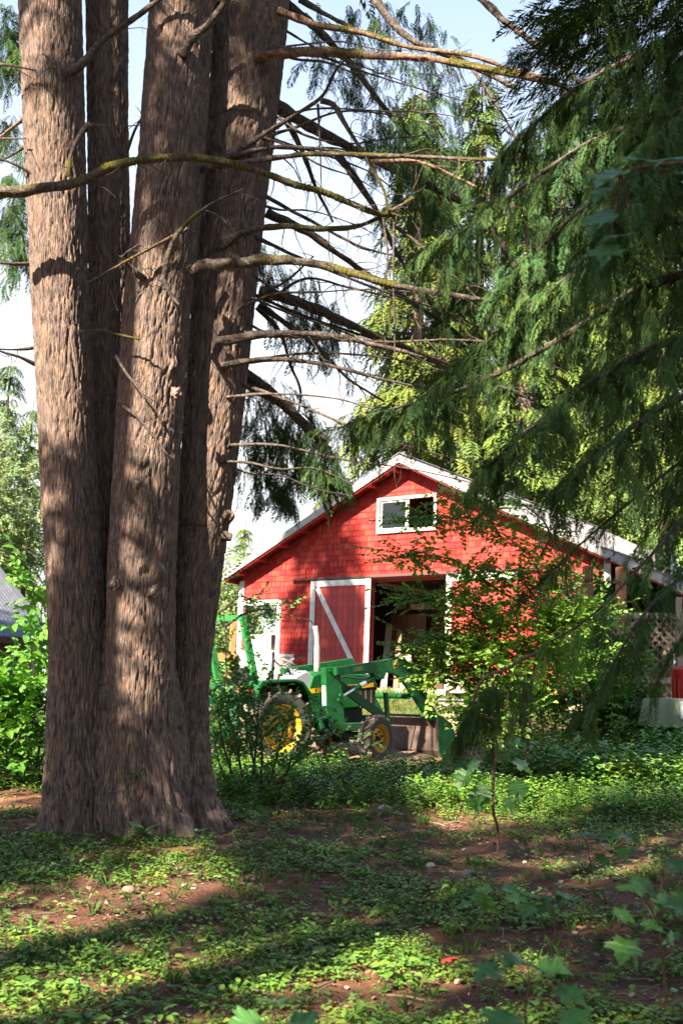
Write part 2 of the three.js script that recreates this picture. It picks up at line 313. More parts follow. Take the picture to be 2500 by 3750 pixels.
  part('leaning_board', bar([-0.55, 0.05, -0.5], [-1.0, 1.6, -1.3], 0.13, 0.04), rawWood, barn);
  part('leaning_board', bar([-0.15, 0.05, -0.35], [-0.5, 0.95, -0.8], 0.32, 0.04), paleWood, barn);
  tag(part('wall_panel', box(0.18, 0.95, 0.05, -0.3, 1.1, -1.78), mat('yellow_green_panel', [0.42, 0.42, 0.12], 0.5), barn), 'narrow yellow-green panel hanging in the dark doorway');
  // open lean-to on the right
  for (const n of [-0.2, -4, -8, -11.2]) part('lean_to_post', box(0.15, rake(8) - 0.2, 0.15, 7.9, (rake(8) - 0.2) / 2, n), rawWood, barn);
  part('lean_to_wall', box(2.6, 1.7, 0.08, 6.6, 0.85, -2.5), redWall, barn);
}

// ---------------------------------------------------------------- tractor (local x forward, z to its right side)
const tGreen = mat('tractor_green', [0.008, 0.105, 0.024], 0.5, { specularIntensity: 0.5, map: wearTex });
const tGreenDark = mat('tractor_chassis_green', [0.018, 0.08, 0.035], 0.6, { map: wearTex });
const tYellow = mat('tractor_yellow', [0.62, 0.36, 0.025], 0.45, { map: wearTex });
const tyreM = mat('tyre_rubber', [0.075, 0.065, 0.06], 0.85, { map: wearTex });
const lugM = mat('tyre_lug_dusty', [0.2, 0.155, 0.125], 0.95, { map: wearTex });
const steel = mat('chrome_rod', [0.6, 0.6, 0.62], 0.25, { metalness: 0.9 });
const blackM = mat('black_metal', [0.025, 0.025, 0.027], 0.55);
const bucketM = mat('worn_bucket_steel', [0.15, 0.105, 0.095], 0.5, { map: wearTex });
function signTex(w, h, draw) { const c = document.createElement('canvas'); c.width = w; c.height = h; draw(c.getContext('2d'), w, h); const t = new THREE.CanvasTexture(c); t.colorSpace = THREE.SRGBColorSpace; return t; }
{
  const tr = thing('tractor', 'green farm tractor with yellow wheels and a front loader bucket', 'tractor', [-1.2, 0.808, -17.86]);
  tr.rotation.set(0, 38 * Math.PI / 180, 2.6 * Math.PI / 180, 'YXZ');
  const wheel = (x, y, z, R, w, rimR, lugs, turn) => {
    const g = new THREE.Group(); g.name = 'wheel'; g.position.set(x, y, z); g.rotation.y = turn; tr.add(g);
    const s = Math.sign(z), prof = [[rimR, -w * 0.36], [rimR + 0.03, -w * 0.44], [R * 0.82, -w * 0.5], [R * 0.92, -w * 0.46], [R * 0.955, -w * 0.3], [R * 0.96, 0], [R * 0.955, w * 0.3], [R * 0.92, w * 0.46], [R * 0.82, w * 0.5], [rimR + 0.03, w * 0.44], [rimR, w * 0.36]];
    part('tyre', new THREE.LatheGeometry(prof.map((p) => new THREE.Vector2(...p)), 48).rotateX(Math.PI / 2), tyreM, g);
    const lug = norm(plate([[-0.5, 0], [0.5, 0], [0.42, 1], [-0.36, 1]].map(([a, b]) => [a * R * 0.1, R * 0.93 + b * R * 0.075]), w * 0.56, 0, 0.006));
    for (let k = 0; k < lugs * 2; k++) {
      const m = new THREE.Mesh(lug, lugM), h = k % 2 ? 1 : -1; m.name = 'lug';
      const a = k / (lugs * 2) * Math.PI * 2; m.rotation.set(0, 0, a); m.rotation.order = 'ZYX'; m.rotation.y = h * s * 0.62; m.position.z = h * w * 0.25; g.add(shadow(m));
    }
    const rp = [[0.02, w * 0.06], [rimR * 0.42, w * 0.08], [rimR * 0.5, w * 0.18], [rimR * 0.62, w * 0.2], [rimR * 0.84, w * 0.03], [rimR * 0.9, w * 0.1], [rimR * 0.93, w * 0.34], [rimR + 0.012, w * 0.4], [rimR + 0.016, w * 0.44], [rimR + 0.002, w * 0.4], [rimR + 0.002, -w * 0.4]];
    const rim = part('rim', new THREE.LatheGeometry(rp.map((p) => new THREE.Vector2(p[0], p[1])), 40).rotateX(Math.PI / 2 * s), tYellow, g);
    part('hub', [cyl(rimR * 0.17, rimR * 0.2, w * 0.3, 14, 0, 0, s * w * 0.2, Math.PI / 2), cyl(rimR * 0.1, rimR * 0.12, w * 0.14, 12, 0, 0, s * w * 0.36, Math.PI / 2)], tGreenDark, g);
    for (let k = 0; k < 6; k++) { const a = k / 6 * 6.283 + 0.3; part('wheel_nut', cyl(0.016, 0.016, 0.03, 6, Math.cos(a) * rimR * 0.52, Math.sin(a) * rimR * 0.52, s * w * 0.19 + s * 0.012, Math.PI / 2), blackM, g); }
    return g;
  };
  for (const s of [1, -1]) { wheel(0, 0.56, s * 0.63, 0.57, 0.34, 0.33, 18, 0); wheel(1.95, 0.35, s * 0.57, 0.36, 0.21, 0.205, 15, 0.26); }
  // chassis and engine
  part('transmission_case', [rbox(1.5, 0.42, 0.42, 0.05, 0.3, 0.66, 0), rbox(0.5, 0.34, 0.6, 0.06, 0.0, 0.58, 0), cyl(0.1, 0.1, 1.0, 14, 0, 0.56, 0, Math.PI / 2)], tGreenDark, tr);
  part('engine_block', [rbox(1.0, 0.42, 0.38, 0.04, 1.5, 0.66, 0), rbox(0.3, 0.2, 0.44, 0.03, 1.35, 0.5, 0)], mat('engine_dark', [0.03, 0.035, 0.03], 0.7), tr);
  part('front_frame', [rbox(1.25, 0.13, 0.1, 0.02, 1.7, 0.52, 0.17), rbox(1.25, 0.13, 0.1, 0.02, 1.7, 0.52, -0.17), rbox(0.12, 0.26, 0.46, 0.02, 2.3, 0.56, 0)], tGreenDark, tr);
  part('front_axle', [rbox(0.14, 0.13, 0.95, 0.03, 1.95, 0.37, 0), rbox(0.16, 0.2, 0.12, 0.03, 1.95, 0.36, 0.42), rbox(0.16, 0.2, 0.12, 0.03, 1.95, 0.36, -0.42)], tGreenDark, tr);
  const hood = part('hood', plate([[0.88, 0.8], [0.86, 1.08], [0.95, 1.31], [1.06, 1.345], [1.95, 1.33], [2.14, 1.28], [2.22, 1.18], [2.22, 1.14], [1.86, 1.14], [1.84, 0.84]], 0.52, 0, 0.05), tGreen, tr);
  const stripeT = signTex(1024, 64, (g, w, h) => {
    g.fillStyle = '#e6b411'; g.fillRect(0, 0, w, h); g.fillStyle = '#141410'; g.fillRect(90, 6, 640, h - 12);
    g.fillStyle = '#e6b411'; g.font = 'bold 50px sans-serif'; g.textBaseline = 'middle'; g.fillText('JOHN DEERE', 110, h / 2 + 2, 560);
  });
  const stripeM = new THREE.MeshStandardMaterial({ map: stripeT, roughness: 0.45 }); stripeM.name = 'hood_stripe';
  for (const s of [1, -1]) { const st = new THREE.PlaneGeometry(1.3, 0.07); const m = part('hood_stripe', at(st, 1.51, 1.135, s * 0.264, 0, s > 0 ? 0 : Math.PI, s * 0.075), stripeM, hood); }
  for (const s of [1, -1]) for (let k = 0; k < 9; k++) part('grille_slat', box(0.016, 0.32, 0.03, 1.89 + k * 0.038, 0.98, s * 0.238), k % 3 ? blackM : mat('dusty_grille', [0.2, 0.17, 0.1], 0.8), tr);
  for (let k = 0; k < 11; k++) part('grille_slat', box(0.02, 0.33, 0.014, 2.212, 0.98, -0.21 + k * 0.042), blackM, tr);
  part('radiator', rbox(0.26, 0.34, 0.4, 0.02, 2.03, 0.98, 0), blackM, tr);
  part('dashboard', [plate([[0.62, 1.16], [0.9, 1.06], [0.94, 1.33], [0.84, 1.38], [0.66, 1.3]], 0.44, 0, 0.02)], mat('dash_grey', [0.3, 0.3, 0.33], 0.5), tr);
  part('steering_column', rod([0.72, 1.3, 0], [0.62, 1.47, 0], 0.02), blackM, tr);
  part('steering_wheel', [at(new THREE.TorusGeometry(0.19, 0.016, 8, 32), 0.6, 1.5, 0, Math.PI / 2, -0.5, 0), ...[0, 1, 2].map((k) => at(rod([0, 0, 0], [Math.cos(k * 2.09) * 0.19, 0, Math.sin(k * 2.09) * 0.19], 0.01), 0.6, 1.5, 0, 0, 0, 0.5))], mat('worn_wheel_grey', [0.2, 0.2, 0.22], 0.4), tr);
  const seat = part('seat', [rbox(0.42, 0.12, 0.44, 0.04, -0.02, 1.12, 0), rbox(0.1, 0.34, 0.42, 0.04, -0.22, 1.28, 0, 0, 0, 0.15)], blackM, tr);
  part('exhaust_stack', [tube([[1.1, 1.3, 0.13], [1.11, 1.6, 0.13], [1.1, 1.98, 0.13], [1.07, 2.1, 0.13]], [0.042, 0.042, 0.04, 0.04], 14, 0.05, 0), cyl(0.047, 0.047, 0.36, 14, 1.11, 1.62, 0.13)], mat('exhaust_silver', [0.5, 0.45, 0.43], 0.4, { metalness: 0.4 }), tr);
  // fenders: a curved sheet over each rear wheel and an inner panel
  for (const s of [1, -1]) {
    const o = [[-0.5, 1.0], [-0.43, 1.2], [-0.3, 1.245], [0.2, 1.27], [0.34, 1.23], [0.5, 1.05], [0.63, 0.82], [0.71, 0.56]], i = o.map(([x, y]) => [x * 0.955 + 0.005, y - 0.028]).reverse();
    const f = part('fender', plate([...o, ...i], 0.44, s * 0.6, 0.004), tGreen, tr);
    part('fender_panel', plate([[-0.46, 0.75], ...o.slice(0, 7).map(([x, y]) => [x * 0.98, y - 0.015]), [0.6, 0.7], [0.4, 0.6], [-0.3, 0.6]], 0.02, s * 0.39, 0.003), tGreenDark, f);
    part('tail_light', [rbox(0.05, 0.09, 0.13, 0.02, -0.525, 1.12, s * 0.47)], mat('red_lens', [0.55, 0.03, 0.03], 0.25), f);
    part('tail_light', [rbox(0.05, 0.09, 0.13, 0.02, -0.525, 1.1, s * 0.7)], mat('red_lens', [0.55, 0.03, 0.03], 0.25), f);
  }
  // roll bar
  part('roll_bar', [bar([-0.24, 0.95, 0.5], [-0.53, 2.15, 0.5], 0.075, 0.1), bar([-0.24, 0.95, -0.5], [-0.53, 2.15, -0.5], 0.075, 0.1), bar([-0.535, 2.17, -0.54], [-0.535, 2.17, 0.54], 0.1, 0.08)], mat('roll_bar_green', [0.02, 0.2, 0.045], 0.45), tr);
  // hitch at the back
  part('lower_link', bar([-0.25, 0.45, 0.3], [-0.95, 0.4, 0.36], 0.05, 0.08), tGreen, tr); part('lower_link', bar([-0.25, 0.45, -0.3], [-0.95, 0.4, -0.36], 0.05, 0.08), tGreen, tr);
  part('lift_arm', [bar([-0.3, 0.98, 0.28], [-0.72, 0.92, 0.34], 0.06, 0.09), bar([-0.7, 0.92, 0.34], [-0.66, 0.45, 0.35], 0.05)], tGreen, tr);
  part('lift_arm', [bar([-0.3, 0.98, -0.28], [-0.72, 0.92, -0.34], 0.06, 0.09), bar([-0.7, 0.92, -0.34], [-0.66, 0.45, -0.35], 0.05)], tGreen, tr);
  part('top_link', rod([-0.35, 0.85, 0], [-0.95, 0.75, 0], 0.03), tGreen, tr);
  part('implement_frame', [bar([-0.98, 0.4, -0.4], [-0.98, 0.4, 0.4], 0.09), bar([-0.98, 0.4, -0.35], [-0.96, 0.95, -0.05], 0.06), bar([-0.98, 0.4, 0.35], [-0.96, 0.95, 0.05], 0.06)], tGreen, tr);
  part('foot_step', rbox(0.42, 0.03, 0.26, 0.01, 0.78, 0.52, 0.4), tGreenDark, tr);
  // loader
  const L = new THREE.Group(); L.name = 'front_loader'; tr.add(L);
  const labelT = signTex(64, 256, (g, w, h) => { g.fillStyle = '#f3f2ee'; g.fillRect(0, 0, w, h); g.fillStyle = '#e2b21c'; g.fillRect(0, 0, w, 78); g.fillStyle = '#222'; for (let y = 12; y < 72; y += 9) g.fillRect(8, y, w - 16, 4); g.fillStyle = '#b9b6ae'; for (let y = 92; y < 240; y += 8) g.fillRect(8, y, w - 22, 2); });
  const labelM = new THREE.MeshStandardMaterial({ map: labelT, roughness: 0.5 }); labelM.name = 'post_label';
  const numT = signTex(256, 96, (g, w, h) => { g.fillStyle = 'rgb(24,108,58)'; g.fillRect(0, 0, w, h); g.font = 'bold 92px sans-serif'; g.textBaseline = 'middle'; g.textAlign = 'center'; g.lineWidth = 8; g.strokeStyle = '#c8a024'; g.strokeText('440', w / 2, h / 2 + 4); g.fillStyle = '#1c2a1a'; g.fillText('440', w / 2, h / 2 + 4); });
  const numM = new THREE.MeshStandardMaterial({ map: numT, roughness: 0.45 }); numM.name = 'arm_number';
  const logoT = signTex(128, 160, (g, w, h) => {
    g.fillStyle = '#d8aa1e'; g.fillRect(0, 0, w, h); g.fillStyle = '#12160e'; g.fillRect(9, 9, w - 18, h - 18); g.fillStyle = '#d8aa1e';
    g.beginPath(); [[24, 96], [38, 84], [50, 62], [74, 58], [84, 44], [78, 28], [92, 38], [104, 34], [98, 52], [92, 66], [82, 78], [96, 98], [84, 96], [70, 84], [54, 90], [40, 110], [30, 112], [42, 92]].forEach(([x, y], i) => (i ? g.lineTo(x, y) : g.moveTo(x, y))); g.fill();
  });
  const logoM = new THREE.MeshStandardMaterial({ map: logoT, roughness: 0.45 }); logoM.name = 'leaping_deer_emblem';
  const pin = (x, y, z, r = 0.035, w = 0.06) => cyl(r, r, w, 14, x, y, z, Math.PI / 2);
  for (const s of [1, -1]) {
    const z = s * 0.54;
    const post = part('loader_post', [plate([[0.92, 1.44], [1.19, 1.45], [1.29, 0.62], [1.29, 0.48], [1.2, 0.46], [1.18, 0.53], [1.1, 0.53], [1.07, 0.46], [0.98, 0.58]], 0.13, z, 0.008), pin(1.16, 1.39, z + s * 0.08), pin(1.2, 1.02, z + s * 0.08, 0.03), pin(1.17, 0.95, z + s * 0.08, 0.03), pin(0.98, 1.4, z + s * 0.07, 0.012)], tGreen, L);
    part('post_label', at(new THREE.PlaneGeometry(0.085, 0.5), 0.931, 1.12, z, 0, -Math.PI / 2, 0.06), labelM, L);
    const armPts = [[1.06, 1.34], [1.06, 1.44], [2.43, 1.62], [2.5, 1.55], [3.15, 0.68], [3.1, 0.6], [2.97, 0.62], [2.5, 1.16], [2.4, 1.26], [2.3, 1.33], [2.18, 1.375], [2.05, 1.385], [1.86, 1.375]];
    const arm = part('loader_arm', [plate(armPts, 0.09, z + s * 0.125, 0.008), plate([[1.78, 1.4], [2.06, 1.42], [2.0, 1.28], [1.84, 1.27]], 0.13, z + s * 0.11, 0.006), pin(2.46, 1.52, z + s * 0.18, 0.035), pin(2.62, 1.02, z + s * 0.172, 0.03), pin(1.9, 1.32, z + s * 0.18, 0.03)], tGreen, L);
    if (s > 0) { part('number_decal', at(new THREE.PlaneGeometry(0.22, 0.075), 1.47, 1.43, z + 0.1735, 0, 0, 0.13), numM, L); part('emblem_decal', at(new THREE.PlaneGeometry(0.105, 0.125), 2.24, 1.51, z + 0.1735, 0, 0, 0.13), logoM, L); }
    part('lift_cylinder', [rod([1.45, 1.12, z + s * 0.115], [1.9, 1.325, z + s * 0.115], 0.042, 0.042, 14), pin(1.88, 1.315, z + s * 0.12, 0.05, 0.08)], tGreen, L);
    part('cylinder_label', rod([1.55, 1.1655, z + s * 0.115], [1.66, 1.2155, z + s * 0.115], 0.0435, 0.0435, 14), mat('label_white', [0.7, 0.62, 0.55], 0.5), L);
    part('cylinder_rod', rod([1.23, 1.02, z + s * 0.115], [1.46, 1.125, z + s * 0.115], 0.021), steel, L);
    part('tilt_cylinder', [rod([2.49, 1.52, z + s * 0.2], [2.86, 1.02, z + s * 0.2], 0.036, 0.036, 12)], tGreen, L);
    part('tilt_rod', rod([2.86, 1.02, z + s * 0.2], [3.2, 0.6, z + s * 0.2], 0.017), steel, L);
    part('side_brace', [bar([1.22, 1.2, z - s * 0.02], [2.3, 0.58, z - s * 0.02], 0.05, 0.13)], tGreen, L);
    part('front_guard', [bar([2.17, 1.06, z], [2.23, 0.5, z], 0.05, 0.06)], tGreen, L);
  }
  part('cross_tube', [rod([2.62, 1.0, -0.6], [2.62, 1.0, 0.6], 0.045, 0.045, 14), rod([2.22, 0.6, -0.55], [2.22, 0.6, 0.55], 0.025), rod([2.95, 0.68, -0.62], [2.95, 0.68, 0.62], 0.02)], tGreen, L);
  part('hydraulic_hose', [tube([[1.2, 1.2, 0.42], [1.4, 1.3, 0.4], [1.8, 1.28, 0.42], [2.3, 1.4, 0.46], [2.5, 1.3, 0.5]], [0.014, 0.014], 7, 0.06, 0), tube([[2.5, 1.5, 0.5], [2.66, 1.3, 0.52], [2.8, 1.1, 0.55]], [0.013, 0.013], 7, 0.06, 0)], blackM, L);
  const prof = [[3.1, 0.66], [3.12, 0.46], [3.1, 0.12], [3.16, 0.03], [3.6, 0.0]], bk = [...prof, ...prof.map(([x, y]) => [x + 0.014, y + 0.012]).reverse()];
  part('bucket', [plate(bk, 1.56, 0, 0.002), box(0.05, 0.05, 1.56, 3.12, 0.665, 0)], bucketM, L);
  for (const s of [1, -1]) part('bucket_side', plate([[3.09, 0.68], [3.2, 0.66], [3.4, 0.52], [3.58, 0.0], [3.16, 0.0], [3.09, 0.12]], 0.02, s * 0.785, 0.003), tGreen, L);
  for (const s of [1, -1]) part('bucket_bracket', plate([[2.98, 0.62], [3.12, 0.72], [3.16, 0.7], [3.13, 0.2], [3.08, 0.2], [3.05, 0.5]], 0.03, s * 0.62, 0.003), bucketM, L);
}

// ---------------------------------------------------------------- the four-stemmed fir
const barkTex = dataTex(512, (u, v) => {
  const f = wrapN(u, v, 46, 12) + 0.6 * wrapN(u, v, 100, 34, 4), g = wrapN(u, v, 10, 10, 8), l = clamp((wrapN(u, v, 34, 30, 15) - 0.28) * 3) * clamp(0.5 + 1.6 * wrapN(u, v, 5, 5, 3));
  const k = 0.96 + 0.42 * f + 0.26 * g; const h = 0.25 * wrapN(u, v, 4, 3, 21), c = [(0.435 + 0.07 * h) * k, 0.36 * k * (1 - 0.05 * g), (0.325 - 0.08 * h) * k * (1 - 0.12 * g)];
  return c.map((q, i) => lerp(q, [0.58, 0.6, 0.53][i], l * 0.55));
});
const barkBump = dataTex(512, (u, v) => 0.5 + 0.42 * (1 - 2 * Math.abs(wrapN(u, v, 44, 10, 1))) * 0.6 + 0.22 * wrapN(u, v, 90, 40, 4) + 0.1 * wrapN(u, v, 160, 110, 6), false);
const barkM = new THREE.MeshStandardMaterial({ map: barkTex, bumpMap: barkBump, bumpScale: 0.024, roughness: 0.92, side: THREE.DoubleSide }); barkM.name = 'fir_bark';
const limbTex = dataTex(256, (u, v) => { const k = 0.85 + 0.5 * wrapN(u, v, 20, 30) + 0.25 * wrapN(u, v, 60, 60, 3); return [0.36 * k, 0.31 * k, 0.28 * k]; });
const limbM = new THREE.MeshStandardMaterial({ map: limbTex, bumpMap: barkBump, bumpScale: 0.01, roughness: 0.9, side: THREE.DoubleSide }); limbM.name = 'limb_bark';
const limbPaleM = new THREE.MeshStandardMaterial({ map: limbTex, color: rgb(1.9, 1.5, 1.2), roughness: 0.85, side: THREE.DoubleSide }); limbPaleM.name = 'pale_sunlit_limb';  // limb bark with sunlight painted into its colour; also used for tan stems
const mossM = mat('branch_moss', [0.23, 0.21, 0.02], 1, { map: wearTex, bumpMap: bumpTex, bumpScale: 0.03 });
const woodPaleM = mat('cut_wood', [0.4, 0.33, 0.26], 0.9, { map: wearTex });

function furrow(a, y, s) { // bark plates between long wavering fissures, metres
  const w = 0.35 * noise(a * 3 + s, y * 1.6, s), f = 1 - Math.abs(noise(a * 8.5 + w * 5 + s, y * 1.9 + s, 0.3)) * 2.3, f2 = 1 - Math.abs(noise(a * 18 + w * 5, y * 6.5, s + 4)) * 2, p = noise(a * 9, y * 11, s + 9);
  return -0.036 * Math.pow(clamp(f), 5) - 0.013 * Math.pow(clamp(f2), 3) + 0.007 * p;
}
function trunkGeo(rows, s, n, flare, lumps = []) { // rows: x, y, z, radius from the ground up
  const ys = [], y0 = rows[0][1]; const y1 = rows[rows.length - 1][1]; for (let y = y0; y < Math.min(10.2, y1); y += 0.028) ys.push(y); for (let y = 10.3; y < rows[rows.length - 1][1]; y += 0.5) ys.push(y);
  const pos = [], uv = [], idx = [];
  let k = 0;
  for (const y of ys) {
    while (k < rows.length - 2 && y > rows[k + 1][1]) k++;
    const t = (y - rows[k][1]) / (rows[k + 1][1] - rows[k][1]), [cx, , cz, R] = rows[k].map((q, i) => lerp(q, rows[k + 1][i], t));
    for (let j = 0; j <= n; j++) {
      const a = (j % n) / n * Math.PI * 2, ca = Math.cos(a), sa = Math.sin(a);
      let r = R * (1 + 0.05 * noise(ca * 1.2 + s, y * 0.5, sa * 1.2)) + furrow(Math.atan2(sa, ca) === Math.PI ? a : a, y, s) * (0.75 + 0.7 * sstep(2.2, 0.4, y));
      r += flare(a, y - y0);
      for (const [la, ly, lr, lh] of lumps) { let da = Math.abs(a - la); if (da > Math.PI) da = 6.283 - da; const q = Math.hypot(da * R, y - ly) / lr; if (q < 1) r += lh * (1 - q * q) * (1 - q * q); }
      pos.push(cx + ca * r, y, cz + sa * r); uv.push(j / n * Math.round(R * 6.28 / 0.7) , y / 1.4);
    }
  }
  for (let i = 0; i < ys.length - 1; i++) for (let j = 0; j < n; j++) { const a = i * (n + 1) + j, b = a + n + 1; idx.push(a, b, a + 1, b, b + 1, a + 1); }
  const g = new THREE.BufferGeometry(); g.setAttribute('position', new THREE.Float32BufferAttribute(pos, 3)); g.setAttribute('uv', new THREE.Float32BufferAttribute(uv, 2)); g.setIndex(idx); g.computeVertexNormals(); return g;
}
const fir = thing('four_stemmed_fir', 'huge fir with four thick rough trunks fused at the base', 'tree', [-2.011,0.38,-12.1]);
const F0 = fir.position.clone();
const local = (g) => g.translate(-F0.x, -F0.y, -F0.z);
{
  const up = (rows) => { const q = rows[rows.length - 1], p = rows[rows.length - 3], k = (i) => (q[i] - p[i]) / (q[1] - p[1]); return [...rows, [q[0] + k(0) * 6, q[1] + 6, q[2] + k(2) * 6, q[3] * 0.72], [q[0] + k(0) * 15, q[1] + 15, q[2] + k(2) * 15, 0.05]]; };
  const lob = (a, c, w) => { let d = Math.abs(a - c); if (d > Math.PI) d = 6.283 - d; return Math.exp(-d * d / (w * w)); };
  const A = up([[-2.442,0.148,-11.95,0.307],[-2.46,0.399,-11.95,0.308],[-2.522,0.821,-11.95,0.323],[-2.573,1.248,-11.95,0.318],[-2.603,1.682,-11.95,0.309],[-2.647,2.12,-11.95,0.291],[-2.747,3.014,-11.95,0.297],[-2.864,3.93,-11.95,0.303],[-2.986,4.871,-11.95,0.294],[-3.107,5.837,-11.95,0.302],[-3.21,6.831,-11.95,0.318],[-3.322,7.851,-11.95,0.337],[-3.433,8.901,-11.95,0.351],[-3.525,9.762,-11.95,0.36]]);
  const B = up([[-2.245,0.098,-12.45,0.191],[-2.329,1.246,-12.45,0.19],[-2.403,2.619,-12.45,0.182],[-2.485,3.563,-12.45,0.201],[-2.574,4.532,-12.45,0.225],[-2.65,5.528,-12.45,0.235],[-2.724,6.55,-12.45,0.236],[-2.807,7.6,-12.45,0.239],[-2.89,8.68,-12.45,0.245],[-2.976,9.791,-12.45,0.251],[-3.002,10.13,-12.45,0.255]]);
  const C = up([[-1.776,0.142,-11.85,0.338],[-1.806,0.432,-11.85,0.329],[-1.856,0.85,-11.85,0.325],[-1.914,1.274,-11.85,0.331],[-1.962,1.703,-11.85,0.344],[-1.988,2.139,-11.85,0.353],[-2.028,3.027,-11.85,0.358],[-2.046,3.94,-11.85,0.349],[-2.047,4.878,-11.85,0.349],[-2.045,5.841,-11.85,0.356],[-2.001,6.832,-11.85,0.368],[-1.991,7.849,-11.85,0.368],[-1.991,8.895,-11.85,0.359],[-1.998,9.753,-11.85,0.348]]);
  const D = up([[-1.506,0.135,-12.35,0.264],[-1.538,0.613,-12.35,0.252],[-1.542,1.053,-12.35,0.231],[-1.531,1.726,-12.35,0.201],[-1.52,2.181,-12.35,0.212],[-1.499,3.11,-12.35,0.261],[-1.467,4.063,-12.35,0.302],[-1.435,5.042,-12.35,0.335],[-1.397,6.047,-12.35,0.354],[-1.339,7.081,-12.35,0.364],[-1.294,8.143,-12.35,0.389],[-1.275,9.234,-12.35,0.427],[-1.265,10.129,-12.35,0.455]]);
  const foot = (amp, h, lobes) => (a, y) => amp * Math.exp(-Math.max(0, y) / h) * (0.25 + lobes.reduce((s, [c, w, k]) => s + k * lob(a, c, w), 0)) * (1 + 0.25 * noise(a * 6, y * 5, 2));
  part('trunk', local(trunkGeo(A, 3, 150, foot(0.34, 0.34, [[2.6, 0.5, 0.8], [1.5, 0.35, 0.6]]), [[1.2, 1.55, 0.12, 0.03], [1.9, 2.25, 0.07, -0.04]])), barkM, fir);
  part('trunk', local(trunkGeo(B, 11, 110, () => 0)), barkM, fir);
  part('trunk', local(trunkGeo(C, 23, 170, foot(0.5, 0.42, [[0.75, 0.45, 1.1], [1.7, 0.3, 0.4], [1.25, 0.25, 0.35]]), [[0.9, 2.95, 0.13, 0.06], [1.6, 4.05, 0.1, 0.06], [1.4, 3.0, 0.1, 0.05], [0.75, 5.1, 0.1, 0.05]])), barkM, fir);
  part('trunk', local(trunkGeo(D, 37, 140, foot(0.5, 0.44, [[0.35, 0.5, 1.0], [0.95, 0.35, 0.8]]), [[0.25, 3.65, 0.12, 0.07]])), barkM, fir);
  const base = [[[-2.013,0.083,-12.1][0], 0.0, -12.12, 0.52], [[-2.054,0.829,-12.1][0], 1.0, -12.12, 0.45], [[-2.099,1.702,-12.1][0], 1.75, -12.12, 0.4], [[-2.121,2.372,-12.1][0], 2.5, -12.12, 0.26]];
  const fb = trunkGeo([...base.map(([x, y, z, r]) => [x, y, z, r])], 51, 150, () => 0), fp = fb.attributes.position; for (let i = 0; i < fp.count; i++) fp.setX(i, base[0][0] + (fp.getX(i) - base[0][0]) * 1.42); fb.computeVertexNormals();
  part('fused_base', local(fb), barkM, fir);
  const lumpy = (r, p) => { const g = new THREE.IcosahedronGeometry(r, 3), q = g.attributes.position; for (let i = 0; i < q.count; i++) { const k = 1 + 0.9 * noise(q.getX(i) / r * 1.3 + p[1] * 7, q.getY(i) / r * 1.3, q.getZ(i) / r * 1.3) + 0.3 * noise(q.getX(i) / r * 4, q.getY(i) / r * 4, p[0]); q.setXYZ(i, q.getX(i) * k, q.getY(i) * k * 1.25, q.getZ(i) * k * 0.7); } g.deleteAttribute('normal'); g.deleteAttribute('uv'); const m = mergeVertices(g); m.computeVertexNormals(); return m.translate(...p); };
  const knot = (p, r) => part('knot', local(lumpy(r, p)), barkM, fir);
  for (const [p, r] of [[[-1.838,2.736,-11.49], 0.05], [[-2.066,3.827,-11.52], 0.045], [[-1.739,4.782,-11.52], 0.05], [[-2.233,2.801,-11.5], 0.05], [[-2.713,4.666,-11.6], 0.035]]) { knot(p, r); part('knot_heart', local(lumpy(r * 0.42, [p[0], p[1], p[2] + r * 0.75])), woodPaleM, fir); }
  part('branch_stub', local(rod([-1.33,4.154,-12.3], [-1.136,4.132,-12.3], 0.06, 0.045, 9)), barkM, fir);
  part('branch_stub', local(rod([-1.335,3.454,-12.25], [-1.16,3.414,-12.25], 0.07, 0.045, 9)), barkM, fir);

  // limbs: start radius, end radius, path, moss cover, pale (sunlit tone in the colour)
  reseed(901);
